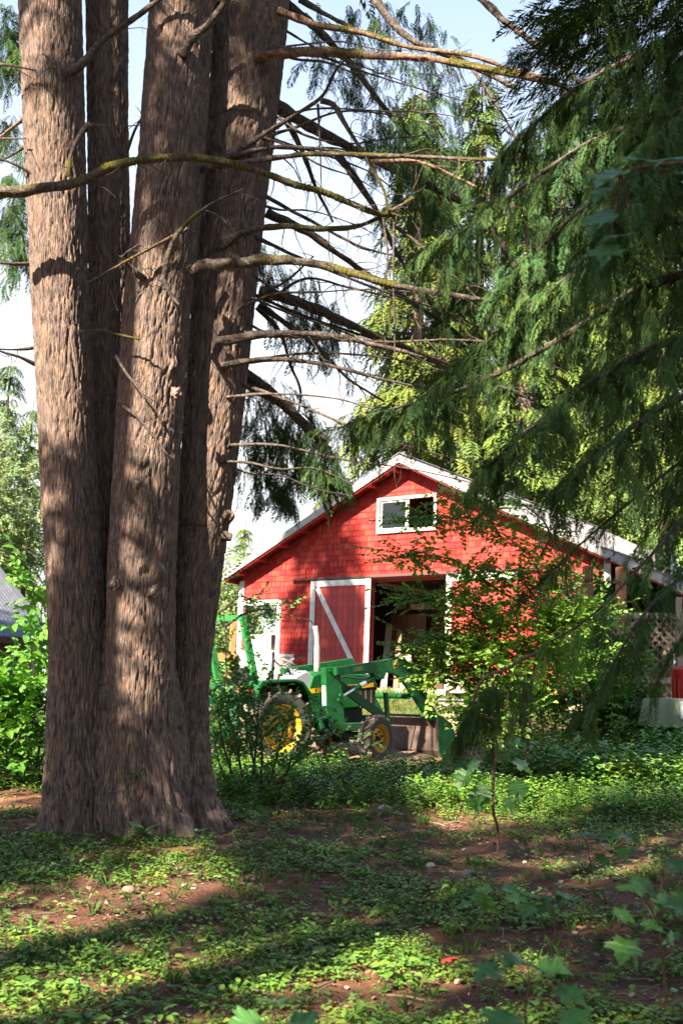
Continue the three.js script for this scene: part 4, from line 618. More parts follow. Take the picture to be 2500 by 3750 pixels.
// ---------------------------------------------------------------- needles of the four-stemmed fir
{
  reseed(303); const out = [];
  const spots = [
    [[[-0.70,6.08,-12.90],[-0.87,7.04,-13.00],[-1.02,6.84,-13.34],[-0.62,6.86,-13.65],[-0.72,6.40,-13.05],[-0.41,6.17,-13.88],[-1.14,7.24,-13.09],[-0.59,6.25,-13.25],[-0.39,5.92,-12.92],[-0.88,6.83,-13.04],[-1.00,7.02,-13.44],[-0.73,6.28,-13.36],[-0.47,6.81,-13.94],[-1.13,7.37,-13.79],[-0.35,6.43,-13.87],[-0.48,6.18,-13.28],[-0.43,6.30,-13.03],[-0.55,6.69,-13.16],[-0.17,6.34,-12.90],[-0.52,6.95,-13.48],[-0.16,6.26,-12.92],[-0.14,6.54,-14.00],[-1.09,7.44,-13.93],[-0.34,6.39,-13.92],[-1.20,7.19,-12.93],[-0.61,6.70,-13.83],[-1.11,7.03,-13.54],[-0.34,6.41,-13.05],[-1.15,7.05,-12.95],[-1.15,7.18,-13.68],[-1.03,6.68,-13.97],[-0.66,6.57,-13.81],[-0.51,6.46,-13.25],[-0.80,6.65,-13.72],[-1.17,6.90,-13.59],[-1.20,7.16,-13.79],[-0.37,6.36,-13.90],[-0.98,6.61,-13.94],[-0.15,6.38,-13.33],[-0.66,6.49,-13.50],[-0.12,5.93,-13.33],[-1.11,7.24,-13.46],[-1.01,6.75,-13.04],[-0.19,6.24,-13.90],[-0.71,6.69,-13.78],[-0.90,6.69,-13.56],[-0.29,6.29,-12.96],[-0.75,6.50,-13.91],[-0.51,6.13,-13.53],[-0.54,6.37,-13.84]], 0.5], [[[-0.86,5.53,-13.35],[-0.82,5.01,-13.13],[-1.04,4.77,-13.10],[-0.99,4.82,-13.33],[-1.10,4.86,-12.98],[-0.46,4.56,-13.29],[-0.78,5.45,-13.23],[-1.20,5.41,-13.40],[-1.04,5.33,-13.02],[-0.90,4.92,-13.00],[-0.62,4.99,-13.31],[-0.87,4.64,-13.38],[-1.13,4.83,-13.76],[-0.74,4.48,-13.14],[-0.70,5.03,-13.24],[-0.50,5.05,-13.75],[-0.73,5.42,-13.17],[-0.40,4.96,-12.83],[-1.08,5.60,-13.79],[-0.63,4.58,-12.97],[-0.96,4.89,-13.16],[-0.81,4.91,-13.12],[-1.04,5.17,-13.63],[-0.51,4.98,-12.81],[-0.61,5.10,-13.30],[-0.86,5.15,-13.35],[-0.99,5.56,-13.54],[-0.62,5.28,-13.22],[-0.60,4.70,-12.97],[-1.13,4.58,-13.55],[-0.45,4.85,-13.02],[-0.34,4.83,-13.15],[-0.97,4.46,-13.22],[-0.74,4.92,-13.63],[-0.66,5.37,-13.39],[-0.78,4.96,-13.50],[-1.01,5.21,-12.91],[-1.03,5.57,-13.43],[-0.96,5.21,-12.90],[-0.98,5.23,-13.09],[-0.81,4.99,-13.65],[-1.00,4.71,-12.96],[-0.53,4.87,-13.60],[-0.84,4.69,-13.00],[-0.39,5.09,-13.42],[-1.00,4.93,-13.75],[-0.83,5.28,-13.23],[-0.82,4.96,-13.33],[-0.82,4.79,-13.58],[-0.50,5.09,-13.76],[-0.95,5.04,-13.55],[-0.42,5.17,-13.65],[-0.78,4.60,-12.81],[-1.13,4.71,-13.08],[-1.10,5.19,-13.73],[-0.68,4.53,-13.50],[-0.75,4.89,-13.02],[-0.69,4.57,-13.48],[-1.12,5.05,-13.01],[-0.93,4.95,-13.61],[-0.50,4.52,-12.84],[-1.14,4.95,-13.02],[-0.38,4.77,-13.51],[-0.49,5.10,-13.03],[-0.66,5.18,-13.74],[-0.64,5.19,-13.66],[-0.92,5.41,-13.58],[-0.82,5.30,-13.49],[-0.45,4.58,-12.92],[-0.41,4.92,-12.93]], 0.55],
    [[[-0.21,4.27,-12.76],[-0.23,4.27,-13.31],[-0.42,4.51,-12.55],[-0.25,4.30,-12.75],[-0.14,4.29,-12.52],[-0.21,4.56,-12.87],[-0.28,4.65,-12.99],[-0.10,4.50,-12.70],[0.00,4.41,-13.31],[-0.07,4.43,-12.58],[-0.16,4.37,-12.83],[-0.38,4.48,-12.92],[-0.36,4.55,-12.91],[-0.06,4.35,-12.76],[-0.34,4.40,-12.68],[-0.31,4.35,-13.17],[-0.14,4.30,-12.84],[-0.16,4.55,-13.02],[-0.32,4.38,-12.56],[-0.16,4.30,-12.93],[-0.41,4.59,-12.62],[-0.23,4.72,-13.36],[-0.15,4.45,-13.14],[-0.07,4.30,-12.93],[-0.06,4.32,-13.09],[-0.03,4.33,-12.83]], 0.3], [[[1.20,9.16,-13.38],[0.34,10.23,-12.94],[0.76,8.46,-12.64],[-0.04,9.68,-13.71],[0.18,9.83,-12.62],[0.26,9.45,-13.29],[-0.06,9.35,-13.47],[-0.54,9.59,-13.10],[0.55,9.92,-13.18],[-0.06,9.76,-13.20],[0.92,8.79,-13.23],[1.01,9.47,-13.24],[-0.85,10.26,-13.36],[0.20,9.52,-13.58],[0.49,9.95,-12.91],[0.90,9.43,-12.66],[0.09,9.68,-13.27],[0.01,9.76,-12.98],[0.55,8.66,-12.89],[0.82,9.96,-13.72],[0.24,9.02,-13.02],[0.60,9.98,-12.54],[0.42,9.72,-12.97],[0.79,10.05,-13.70],[0.61,9.03,-12.65],[0.88,10.50,-13.56],[0.77,8.91,-12.88],[0.03,9.92,-13.58],[-0.23,10.08,-13.71],[0.76,9.83,-12.53],[1.03,9.52,-13.74],[-0.60,9.74,-12.87],[-0.36,9.39,-12.57],[-0.14,10.31,-13.15],[1.12,9.63,-13.27],[0.66,8.65,-12.87],[0.89,9.81,-12.72],[-0.19,9.37,-12.78],[0.28,9.57,-13.75],[1.10,9.61,-13.46],[1.24,9.32,-13.74],[1.11,9.58,-13.32],[-0.55,9.78,-13.61],[0.30,9.48,-12.57],[-0.43,9.84,-12.73],[-0.12,10.57,-13.57],[-0.04,9.35,-13.29],[-0.63,9.84,-12.62],[0.32,10.68,-13.64],[-0.11,9.86,-12.87],[0.34,10.41,-13.30],[0.38,9.84,-13.00],[-0.54,10.36,-13.22],[-0.50,9.61,-13.33],[0.54,9.76,-12.91],[0.33,9.88,-13.63],[0.93,8.72,-13.00],[0.01,9.49,-13.31],[1.07,8.54,-12.57],[1.02,8.93,-12.85],[0.65,9.50,-13.19],[0.29,9.93,-12.91],[-0.01,10.43,-13.41],[-0.22,9.78,-13.73],[0.93,9.76,-12.96],[0.30,10.39,-13.51],[-0.25,10.29,-13.39],[0.16,10.35,-13.19],[0.71,10.46,-13.32],[-0.36,9.12,-12.50]], 0.5],
    [[[0.73,8.17,-13.47],[0.72,8.26,-12.66],[0.65,9.00,-13.63],[0.40,8.15,-12.81],[0.91,8.12,-13.24],[0.38,8.32,-12.76],[0.45,8.47,-12.63],[0.27,8.68,-12.69],[0.96,7.43,-12.43],[0.79,8.28,-13.78],[1.19,8.30,-13.48],[0.65,8.59,-12.52],[0.19,8.89,-13.75],[0.92,7.72,-13.19],[0.96,7.96,-13.70],[0.28,8.18,-12.74],[1.14,8.52,-13.29],[0.75,8.34,-13.72],[1.14,8.14,-12.54],[0.59,8.47,-13.75],[0.77,8.47,-13.52],[0.30,8.37,-13.38],[0.51,8.69,-13.69],[1.00,7.86,-13.75],[1.13,7.91,-13.39],[1.06,8.07,-13.76],[0.52,8.62,-12.74],[0.35,8.59,-13.53],[0.27,8.87,-13.54],[1.20,8.33,-13.68],[0.84,8.72,-13.56],[0.67,7.75,-12.74],[0.67,8.39,-13.29],[1.08,7.98,-12.70],[0.90,7.95,-13.46],[0.61,8.15,-12.85],[0.54,8.23,-13.16],[0.38,8.59,-12.82],[0.22,8.57,-13.35],[0.82,8.19,-13.30],[1.05,8.06,-13.22],[0.89,8.60,-13.49],[0.84,8.29,-12.74],[0.53,8.20,-13.49],[0.92,9.01,-13.65],[1.06,8.28,-13.30],[0.73,8.80,-13.30],[0.28,9.08,-13.70],[1.33,7.97,-13.46],[0.28,8.63,-12.97],[0.86,7.81,-13.24],[0.73,8.60,-13.44],[0.14,8.52,-13.01],[0.20,8.88,-13.58],[0.56,8.87,-13.58],[0.87,8.23,-13.64],[0.96,8.19,-12.41],[0.82,8.05,-13.53],[0.44,8.33,-13.20],[1.26,7.92,-13.06],[0.46,8.60,-13.49],[0.26,8.51,-12.70],[0.92,8.17,-12.69],[0.47,8.78,-13.01],[1.14,8.23,-13.03],[0.12,9.15,-13.61],[0.99,7.42,-12.59],[0.62,7.93,-12.89],[0.53,8.19,-12.72],[1.15,7.78,-12.43],[0.70,8.83,-13.71],[0.67,7.86,-13.41],[0.97,7.96,-13.54],[0.64,7.91,-12.54],[1.15,8.26,-13.77],[1.16,8.18,-12.71],[0.54,7.76,-12.76],[1.08,8.47,-13.11],[1.25,8.30,-13.27],[0.48,7.90,-12.49]], 0.5], [[[-4.09,9.54,-12.66],[-4.23,9.65,-12.48],[-4.03,9.21,-12.27],[-4.12,9.39,-12.59],[-4.10,9.20,-12.52],[-4.14,8.99,-12.66],[-4.23,9.13,-12.64],[-4.02,9.02,-12.43],[-4.17,9.60,-12.57],[-4.09,9.22,-12.57],[-3.93,9.24,-12.20],[-4.13,9.07,-12.58],[-4.15,9.44,-12.57],[-4.24,9.44,-12.62],[-3.96,9.27,-12.15],[-4.16,9.49,-12.59],[-4.24,9.55,-12.68],[-4.14,9.05,-12.78],[-4.06,9.59,-12.49],[-4.15,9.43,-12.59],[-3.90,8.86,-12.11],[-3.99,9.49,-12.15],[-3.90,9.13,-12.12],[-4.10,9.63,-12.52],[-4.29,9.91,-12.77],[-4.12,9.12,-12.27],[-4.04,8.92,-12.48],[-4.14,9.70,-12.57],[-4.01,8.99,-12.03],[-4.10,8.88,-12.45],[-4.16,9.51,-12.66],[-4.17,9.62,-12.45],[-4.01,8.78,-12.14],[-3.89,8.88,-12.03]], 0.5], [[[-3.94,6.91,-12.35],[-3.74,6.60,-12.43],[-3.88,8.16,-12.21],[-3.92,7.23,-12.64],[-3.92,8.17,-12.23],[-3.70,6.51,-12.02],[-3.70,6.54,-12.18],[-3.70,6.59,-12.11],[-3.87,7.05,-12.54],[-3.92,8.00,-12.39],[-3.88,7.44,-12.29],[-3.68,6.90,-12.25],[-3.87,7.85,-12.36],[-3.86,7.12,-12.30],[-3.83,7.02,-12.33],[-3.79,7.57,-12.34],[-3.80,7.38,-12.33],[-4.14,8.30,-12.57],[-3.95,7.26,-12.76],[-3.84,8.21,-12.25],[-4.00,8.14,-12.77],[-3.67,6.81,-12.38],[-4.00,7.61,-12.59],[-3.89,8.07,-12.27],[-3.87,7.69,-12.13],[-3.97,7.66,-12.62],[-3.77,7.40,-12.37],[-3.77,6.81,-12.54],[-3.60,6.50,-12.03],[-3.89,6.98,-12.57],[-3.84,7.00,-12.06],[-3.85,6.85,-12.34],[-3.88,7.15,-12.66],[-3.79,7.35,-12.04],[-3.92,7.38,-12.66],[-3.83,7.03,-12.11],[-3.86,7.19,-12.14],[-3.62,6.65,-12.03],[-3.93,7.07,-12.78],[-4.09,8.23,-12.70],[-3.94,7.17,-12.68],[-4.02,7.26,-12.65],[-3.79,7.89,-12.03],[-3.78,6.73,-12.04]], 0.55],
    [[[2.04,6.39,-12.63],[1.39,6.47,-12.88],[1.66,6.55,-13.16],[1.84,6.31,-12.83],[1.24,6.78,-12.47],[1.24,7.08,-12.62],[1.38,5.83,-12.75],[1.34,6.81,-13.16],[1.47,7.01,-13.20],[1.64,5.89,-12.43],[1.54,6.22,-13.39],[1.47,7.07,-13.03],[1.11,7.08,-12.94],[1.37,6.42,-13.06],[1.50,6.38,-12.41],[0.90,6.57,-12.83],[1.09,6.49,-13.00],[1.85,6.80,-12.80],[2.05,6.47,-13.11],[1.59,6.07,-13.12],[1.24,6.54,-12.89],[1.71,6.03,-12.93],[2.14,6.07,-12.58],[1.75,6.52,-13.16],[1.93,6.71,-12.54],[2.04,6.72,-13.40],[2.02,5.95,-12.64],[1.48,6.39,-12.40],[1.12,6.32,-12.87],[1.34,6.49,-12.96],[1.65,6.39,-12.56],[1.05,6.42,-13.28],[0.87,6.75,-13.28],[1.47,6.63,-12.64],[1.63,6.49,-12.94],[1.29,6.04,-13.25],[1.53,6.22,-13.18],[1.31,6.93,-12.65],[1.10,6.48,-12.41],[1.21,6.42,-12.82],[1.65,6.29,-13.33],[1.27,6.87,-12.88],[1.63,6.83,-12.43],[1.09,6.89,-12.84],[1.79,7.04,-13.38],[2.06,6.29,-12.74],[1.08,6.32,-13.12],[2.15,6.40,-13.10],[1.29,7.14,-12.71],[1.05,6.70,-12.90]], 0.5], [[[-0.74,4.38,-13.09],[-0.88,4.26,-13.15],[-0.95,4.28,-13.10],[-0.98,4.16,-13.34],[-0.71,4.15,-13.23],[-0.64,4.11,-13.28],[-0.68,4.14,-13.58],[-0.93,4.42,-13.52],[-0.83,4.28,-13.37],[-0.75,4.26,-13.26],[-0.57,4.43,-13.41],[-0.62,4.01,-13.02],[-0.67,4.19,-13.28],[-0.89,4.08,-13.10],[-0.93,4.32,-13.29],[-0.63,4.09,-13.16],[-0.81,4.38,-13.21],[-0.77,4.25,-13.25],[-0.89,4.35,-13.14],[-0.63,4.31,-13.35]], 0.25],
  ];
  for (const [pts, len] of spots) for (const p of pts) strand(out, V(p), V(rr(-0.4, 0.7), rr(-0.9, -0.1), rr(-0.5, 0.5)), len * rr(0.6, 1.3), 4, 0.26, blueFir);
  out.forEach((o) => o.p.sub(F0));
  // the high crown above the picture
  for (let k = 0; k < 1800; k++) { const y = rr(11, 22), a = rr(0, 6.28), r = rr(0.5, 3.4) * (1 - (y - 9.5) / 16); out.push({ p: V(Math.cos(a) * r + 0.4, y, Math.sin(a) * r), d: V(Math.cos(a), rr(-0.5, 0.1), Math.sin(a)), s: rr(0.5, 0.8), c: tint(darkFir, 0.3) }); }
  hang(fir, 'crown', split(out, 3), fronds, needleM);
}

// ---------------------------------------------------------------- hemlock leaning in from the right, close to the camera
{
  const tree = thing('hemlock_tree', 'dark drooping hemlock boughs hanging in from the right side', 'tree', [3.75, 0.12, -7.6]);
  const O = tree.position.clone(), loc = (g) => g.translate(-O.x, -O.y, -O.z);
  reseed(404);
  part('trunk', loc(tube([[3.75, -0.3, -7.6], [3.78, 2, -7.6], [3.7, 5, -7.7], [3.75, 9, -7.8], [3.7, 17, -7.8]], [0.4, 0.33, 0.28, 0.22, 0.05], 20, 0.2, 0.1)), barkM, tree);
  const limbs = [
    [[3.026,7.427,-7.8],[2.285,7.312,-8.2],[1.79,7.254,-8.6],[1.394,7.054,-9]], [[3.008,6.782,-7.8],[2.205,6.587,-7.933],[1.606,6.328,-8.2],[1.064,5.86,-8.6]], [[2.916,6.104,-7.6],[2.231,5.822,-7.5],[1.6,5.516,-7.4],[0.987,5.152,-7.7],[0.648,4.972,-8]], [[2.904,5.67,-7.6],[2.137,5.277,-7.2],[1.542,4.945,-7.133],[1.072,4.521,-7.4]],
    [[2.89,5.179,-7.6],[2.042,4.93,-7.4],[1.413,4.456,-7.2],[0.898,4.092,-7.6],[0.547,3.852,-8]], [[2.88,4.794,-7.6],[2.137,4.669,-7.76],[1.401,4.214,-7.92],[0.846,3.969,-8.2],[0.292,3.89,-8.6],[-0.055,3.84,-9]], [[2.866,4.289,-7.6],[2.149,4.101,-7.3],[1.512,3.694,-7],[1.149,3.397,-7.1],[0.891,3.156,-7.2]], [[2.856,3.918,-7.6],[2.075,3.62,-7.067],[1.615,3.275,-6.867],[1.27,2.964,-7]],
    [[2.845,3.553,-7.6],[2.279,3.343,-7.3],[1.779,2.955,-7],[1.464,2.661,-7.3],[1.295,2.465,-7.6]], [[2.839,3.312,-7.6],[2.242,2.981,-7.2],[1.802,2.552,-6.8],[1.445,2.196,-6.7],[1.164,2.018,-6.6]], [[2.694,2.776,-7.4],[2.066,2.481,-7],[1.671,2.122,-6.6],[1.522,1.847,-6.6],[1.399,1.601,-6.6]], [[2.747,2.636,-7.4],[2.168,2.247,-7],[1.927,1.873,-7]],
    [[2.92,6.273,-7.6],[2.184,5.561,-6.867],[1.641,4.748,-6.4],[1.414,4.274,-6.2]], [[2.888,5.115,-7.6],[2.583,4.889,-8.2],[2.313,4.489,-8.667],[2.118,4.117,-9]], [[2.94,6.996,-7.6],[2.704,6.776,-8.267],[2.507,6.28,-8.8],[2.429,5.736,-9.2]], [[2.861,4.103,-7.6],[2.735,3.912,-8.533],[2.707,3.489,-9.133],[2.565,3.135,-9.4]],
  ];
  const out = [], few = new Set([5, 9, 11]);
  limbs.forEach((pts, li) => {
    const lowB = li >= 8 && li <= 11; part('bough', loc(tube(pts, lowB ? [0.014, 0.011, 0.008, 0.005] : [0.04, 0.026, 0.016, 0.008], 8, 0.06, 0.25)), limbM, tree);
    const c = new THREE.CatmullRomCurve3(pts.map((p) => V(p))), L = c.getLength(), n = Math.round(L * (lowB ? 11 : few.has(li) ? 20 : li > 6 && li !== 12 && li !== 14 ? 18 : li > 1 && li < 7 ? 27 : 36));
    for (let k = 0; k < n; k++) {
      const t = Math.pow(rnd(), 0.8), p = c.getPointAt(t), d = c.getTangentAt(t);
      if (li === 9 && t > 0.8) continue;
      strand(out, p.clone().sub(O), d.multiplyScalar(0.5).add(V(rr(-0.9, 0.6), rr(-0.75, 0.15), rr(-0.8, 0.8))), rr(0.3, 0.85) * (1.1 - 0.4 * t) * (lowB ? 0.65 : 1), 5, lowB ? 0.14 : 0.17, rnd() < 0.5 ? darkFir : blueFir, 0.35);
    }
  });
  // the bent bare bough with its hanging spray in front of the yard
  for (const [r0, r1, pts] of [[0.011, 0.008, [[1.177,2.026,-6.6],[1.13,1.979,-6.583],[1.048,1.946,-6.567],[0.961,1.886,-6.55],[0.849,1.841,-6.533],[0.788,1.771,-6.517],[0.763,1.693,-6.5]]], [0.009, 0.006, [[1.177,2.021,-6.6],[1.151,1.943,-6.59],[1.105,1.832,-6.58],[1.087,1.734,-6.57],[1.05,1.637,-6.56],[1.034,1.6,-6.55]]]]) part('bough', loc(tube(pts, [r0, r1], 8, 0.03, 0.15)), limbPaleM, tree);
  for (const p of [[0.93,1.78,-6.48],[0.83,1.75,-6.57],[0.83,1.80,-6.40],[0.85,1.77,-6.56],[0.89,1.86,-6.42],[0.82,1.78,-6.52],[0.92,1.76,-6.54],[0.99,1.82,-6.59],[0.85,1.76,-6.41],[0.89,1.77,-6.58],[1.05,1.82,-6.52],[0.92,1.78,-6.41],[0.89,1.79,-6.55],[1.08,1.85,-6.47],[0.91,1.78,-6.59],[0.89,1.80,-6.47],[0.94,1.81,-6.55],[0.91,1.85,-6.43],[0.99,1.79,-6.44],[1.03,1.87,-6.49]]) strand(out, V(p).sub(O), V(rr(-0.6, 0.1), -1, rr(-0.3, 0.3)), rr(0.25, 0.4), 5, 0.13, [0.062, 0.115, 0.034]);
  for (const p of [[0.72,1.63,-6.44],[0.70,1.59,-6.42],[0.75,1.65,-6.54],[0.77,1.66,-6.47],[0.81,1.74,-6.51],[0.79,1.68,-6.52],[0.74,1.63,-6.51],[0.77,1.69,-6.55],[0.75,1.69,-6.47],[0.74,1.68,-6.41],[0.78,1.68,-6.48],[0.78,1.65,-6.47],[0.78,1.71,-6.45],[0.79,1.70,-6.49],[0.78,1.66,-6.45],[0.78,1.67,-6.45]]) strand(out, V(p).sub(O), V(-0.45, -1, rr(-0.2, 0.2)), rr(0.2, 0.3), 4, 0.13, [0.062, 0.115, 0.034]);
  for (const p of [[1.33,2.09,-6.48],[1.24,2.03,-6.48],[1.20,2.02,-6.43],[1.13,2.03,-6.49],[1.34,2.11,-6.47],[1.26,2.05,-6.50],[1.30,2.07,-6.43],[1.17,2.05,-6.43],[1.22,2.03,-6.48],[1.12,2.02,-6.45]]) strand(out, V(p).sub(O), V(rr(-0.5, 0.6), -0.25, rr(-0.2, 0.2)), 0.2, 3, 0.13, [0.1, 0.22, 0.04]);
  for (const p of [[2.74,5.16,-11.18],[3.03,5.88,-9.80],[2.76,7.88,-11.02],[2.00,5.40,-9.01],[3.06,8.13,-11.33],[2.46,5.16,-10.91],[2.92,7.70,-9.75],[2.31,5.09,-9.64],[2.57,5.10,-9.46],[3.21,7.16,-11.48],[2.35,7.38,-9.88],[2.52,6.23,-9.13],[2.31,6.55,-10.84],[2.96,7.27,-9.53],[2.19,8.19,-11.49],[2.13,7.98,-10.26],[2.50,5.14,-10.55],[2.72,7.86,-10.35],[1.91,7.68,-10.13],[2.14,4.68,-9.18],[2.18,7.72,-10.27],[2.43,5.21,-9.54],[2.14,5.79,-9.21],[2.32,6.75,-9.09],[3.40,8.56,-10.83],[2.53,8.11,-10.31],[2.66,6.34,-11.34],[3.10,5.26,-9.89],[2.48,4.95,-10.57],[3.13,7.24,-9.98],[2.01,7.21,-9.41],[2.31,8.91,-10.87],[2.85,4.08,-9.76],[2.55,5.13,-10.63],[2.37,7.12,-11.26],[2.66,7.70,-9.52],[2.86,6.19,-9.51],[2.42,6.82,-10.89],[2.11,5.80,-9.33],[2.50,7.86,-10.38],[2.62,4.48,-10.07],[3.21,7.62,-10.29],[2.42,7.30,-10.51],[1.87,6.08,-10.19],[2.66,6.73,-9.54],[2.66,4.27,-11.24],[2.51,6.73,-10.65],[3.10,4.73,-10.19],[2.56,7.43,-10.52],[1.95,6.10,-10.49],[3.00,6.16,-10.60],[2.45,6.97,-9.78],[2.46,6.77,-10.42],[2.96,6.80,-11.49],[2.06,6.24,-10.09],[3.01,5.99,-10.72],[2.17,6.95,-9.37],[1.91,6.06,-9.17],[2.63,7.47,-9.09],[1.94,7.09,-9.66],[1.86,6.85,-10.71],[2.38,5.73,-10.05],[2.83,6.68,-9.82],[2.50,3.89,-9.25],[2.14,7.72,-9.99],[2.54,4.56,-10.07],[2.89,6.58,-10.17],[2.33,7.12,-9.80],[3.33,8.35,-10.58],[1.83,5.71,-9.48],[2.27,5.09,-9.62],[3.31,6.65,-10.63],[2.88,4.20,-10.68],[2.19,5.69,-11.03],[3.13,6.49,-10.67],[3.09,6.12,-10.15],[2.94,3.91,-9.64],[2.66,6.13,-10.20],[2.26,6.29,-10.25],[1.77,6.54,-9.71],[2.32,4.62,-10.33],[2.29,7.75,-11.31],[1.96,6.64,-10.18],[2.53,3.93,-10.06],[2.51,4.94,-11.41],[2.59,7.07,-9.28],[2.06,5.63,-9.45],[3.44,6.14,-11.09],[2.60,6.93,-10.98],[2.30,4.30,-10.03],[2.03,6.47,-10.93],[2.06,7.87,-10.72],[3.63,8.51,-11.49],[2.51,4.97,-10.62],[3.06,4.45,-9.92],[2.17,5.78,-10.09],[2.12,6.06,-10.19],[2.74,4.12,-11.08],[2.51,6.31,-11.28],[2.56,8.10,-11.41],[1.99,7.99,-10.85],[3.13,7.03,-10.03],[2.58,6.33,-10.60],[3.57,5.80,-11.38],[2.61,8.25,-10.25],[2.80,5.90,-10.23],[2.60,5.36,-11.36],[2.89,6.76,-10.81],[2.45,5.86,-11.46],[2.62,5.58,-10.32]]) strand(out, V(p).sub(O), V(rr(-0.7, 0.5), -0.9, rr(-0.5, 0.5)), rr(0.5, 1), 5, 0.24, blueFir, 0.35);
  for (const p of [[2.14,5.84,-6.92],[2.00,6.10,-7.97],[1.72,5.48,-7.05],[2.07,4.77,-8.70],[2.18,5.88,-7.17],[1.96,4.32,-7.84],[1.87,3.49,-7.04],[2.10,6.61,-7.98],[2.01,5.27,-8.26],[2.05,4.94,-8.21],[1.97,5.47,-7.66],[1.78,6.15,-6.93],[2.53,5.96,-8.94],[2.05,6.60,-8.30],[2.12,4.52,-8.54],[1.78,5.49,-6.85],[2.12,7.05,-8.40],[2.17,5.36,-8.31],[2.21,5.18,-8.61],[1.89,3.73,-7.28],[2.28,4.54,-7.28],[2.35,4.03,-8.73],[1.66,5.70,-7.45],[2.05,4.27,-7.53],[2.46,5.62,-8.82],[1.62,6.43,-6.96],[2.07,5.33,-8.06],[2.41,6.25,-7.73],[2.17,5.20,-6.83],[2.78,5.29,-8.94],[2.26,3.81,-8.12],[2.33,7.49,-8.50],[1.84,5.34,-8.26],[2.08,3.52,-7.07],[1.79,5.61,-7.68],[2.23,3.62,-8.15],[2.25,6.65,-7.75],[1.94,6.73,-8.67],[2.19,6.70,-8.69],[2.00,4.52,-7.63],[2.34,5.81,-8.01],[1.99,6.18,-7.15],[2.41,5.50,-8.19],[2.28,6.57,-7.46],[2.39,5.58,-8.54],[2.15,4.06,-7.07],[2.23,3.74,-7.02],[2.02,7.09,-8.09],[2.66,3.91,-8.93],[1.90,6.90,-8.74],[2.30,6.39,-7.76],[1.89,5.76,-7.02],[2.62,5.85,-8.62],[2.62,7.14,-8.10],[2.31,6.30,-7.79],[2.27,5.67,-7.09],[1.79,5.54,-7.87],[2.05,6.63,-8.13],[2.20,4.89,-7.39],[2.60,7.68,-8.77],[2.07,3.91,-7.87],[1.97,6.00,-7.38],[2.47,5.85,-8.80],[1.97,4.30,-7.25],[1.64,5.02,-6.86],[1.99,5.02,-6.84],[2.10,5.43,-7.30],[2.38,7.16,-8.87],[2.43,3.99,-7.96],[2.18,4.64,-8.56],[1.76,5.78,-7.35],[2.18,3.52,-7.14],[2.39,5.08,-7.51],[2.17,3.65,-7.37],[2.49,6.12,-8.23],[2.08,7.02,-8.13],[1.76,5.40,-7.72],[2.34,3.67,-7.49],[2.39,6.11,-8.27],[2.18,3.86,-6.93],[2.44,3.81,-7.66],[2.64,5.63,-8.47],[2.31,6.37,-7.53],[2.49,5.36,-8.92],[1.81,4.23,-6.89],[2.38,5.98,-7.38],[2.65,4.29,-8.98],[1.98,5.02,-6.80],[2.18,3.73,-6.96],[1.73,4.23,-7.37],[1.86,5.61,-7.30],[2.17,5.40,-8.67],[2.36,3.78,-8.83],[2.33,4.84,-8.63],[2.04,5.88,-8.75],[1.74,5.31,-7.31],[2.45,4.41,-8.83],[2.52,4.49,-8.52],[1.87,5.85,-7.81],[1.98,5.89,-6.93],[2.30,4.95,-7.42],[2.35,5.16,-7.86],[1.69,5.96,-7.51],[2.26,6.14,-7.76],[2.33,3.54,-7.40],[2.34,3.78,-7.96],[2.08,5.06,-7.37],[2.22,4.49,-8.46],[1.80,4.25,-7.60],[2.87,7.47,-8.98],[2.03,4.07,-7.17],[2.15,5.08,-7.52],[2.34,4.52,-8.29],[1.92,5.58,-7.51],[2.42,5.67,-7.87],[1.82,6.07,-8.52],[1.98,6.51,-8.59],[2.65,6.19,-8.56],[2.29,6.91,-7.65],[2.12,4.74,-8.85]]) strand(out, V(p).sub(O), V(rr(-0.7, 0.4), -0.8, rr(-0.6, 0.6)), rr(0.4, 0.8), 5, 0.19, rnd() < 0.5 ? darkFir : blueFir, 0.35);
  // upper crown, out of the picture
  for (let k = 0; k < 12000; k++) { const y = 6.8 + 10 * Math.pow(rnd(), 1.6), a = rr(0, 6.28), r = 3.3 * Math.sqrt(rnd()) * (1 - (y - 6.8) / 12); out.push({ p: V(Math.cos(a) * r + 0.9, y, Math.sin(a) * r - 0.5), d: V(Math.cos(a), rr(-0.6, 0.1), Math.sin(a)), s: rr(0.3, 0.5), c: tint(darkFir, 0.3) }); }
  hang(tree, 'crown', split(out, 3), fronds, needleM);
}

// ---------------------------------------------------------------- shrubs and saplings
function shrub(name, label, base, stems, leafGeos, { per = 26, size = 1, col, v = 0.3, spread = 0.35, r = 0.018, flat = 0.4, group, thin }) {
  const o = thing(name, label, 'shrub', base, 0, group), O = o.position.clone(), out = [];
  for (const pts of stems) {
    part('stem', tube(pts.map((p) => V(p).sub(O)), [r, r * 0.6, 0.004], 6, 0.1, 0.1), limbM, o);
    const c = new THREE.CatmullRomCurve3(pts.map((p) => V(p).sub(O))), n = Math.round(c.getLength() * per);
    for (let k = 0; k < n; k++) {
      const t = 0.12 + 0.88 * Math.pow(rnd(), 0.75), p = c.getPointAt(t), d = c.getTangentAt(t), s = V(rr(-1, 1), rr(-1, 1) * flat, rr(-1, 1)).normalize();
      if (thin && p.y + O.y > thin[0] && rnd() > thin[1]) continue;
      out.push({ p: p.addScaledVector(s, rr(0, spread)), d: d.multiplyScalar(0.4).add(s), u: V(rr(-0.5, 0.5), 1, rr(-0.3, 0.7)), s: size * rr(0.7, 1.3), c: tint(col, v) });
    }
  }
  hang(o, 'foliage', split(out, leafGeos.length), leafGeos, leafM);
  return o;
}
reseed(55);
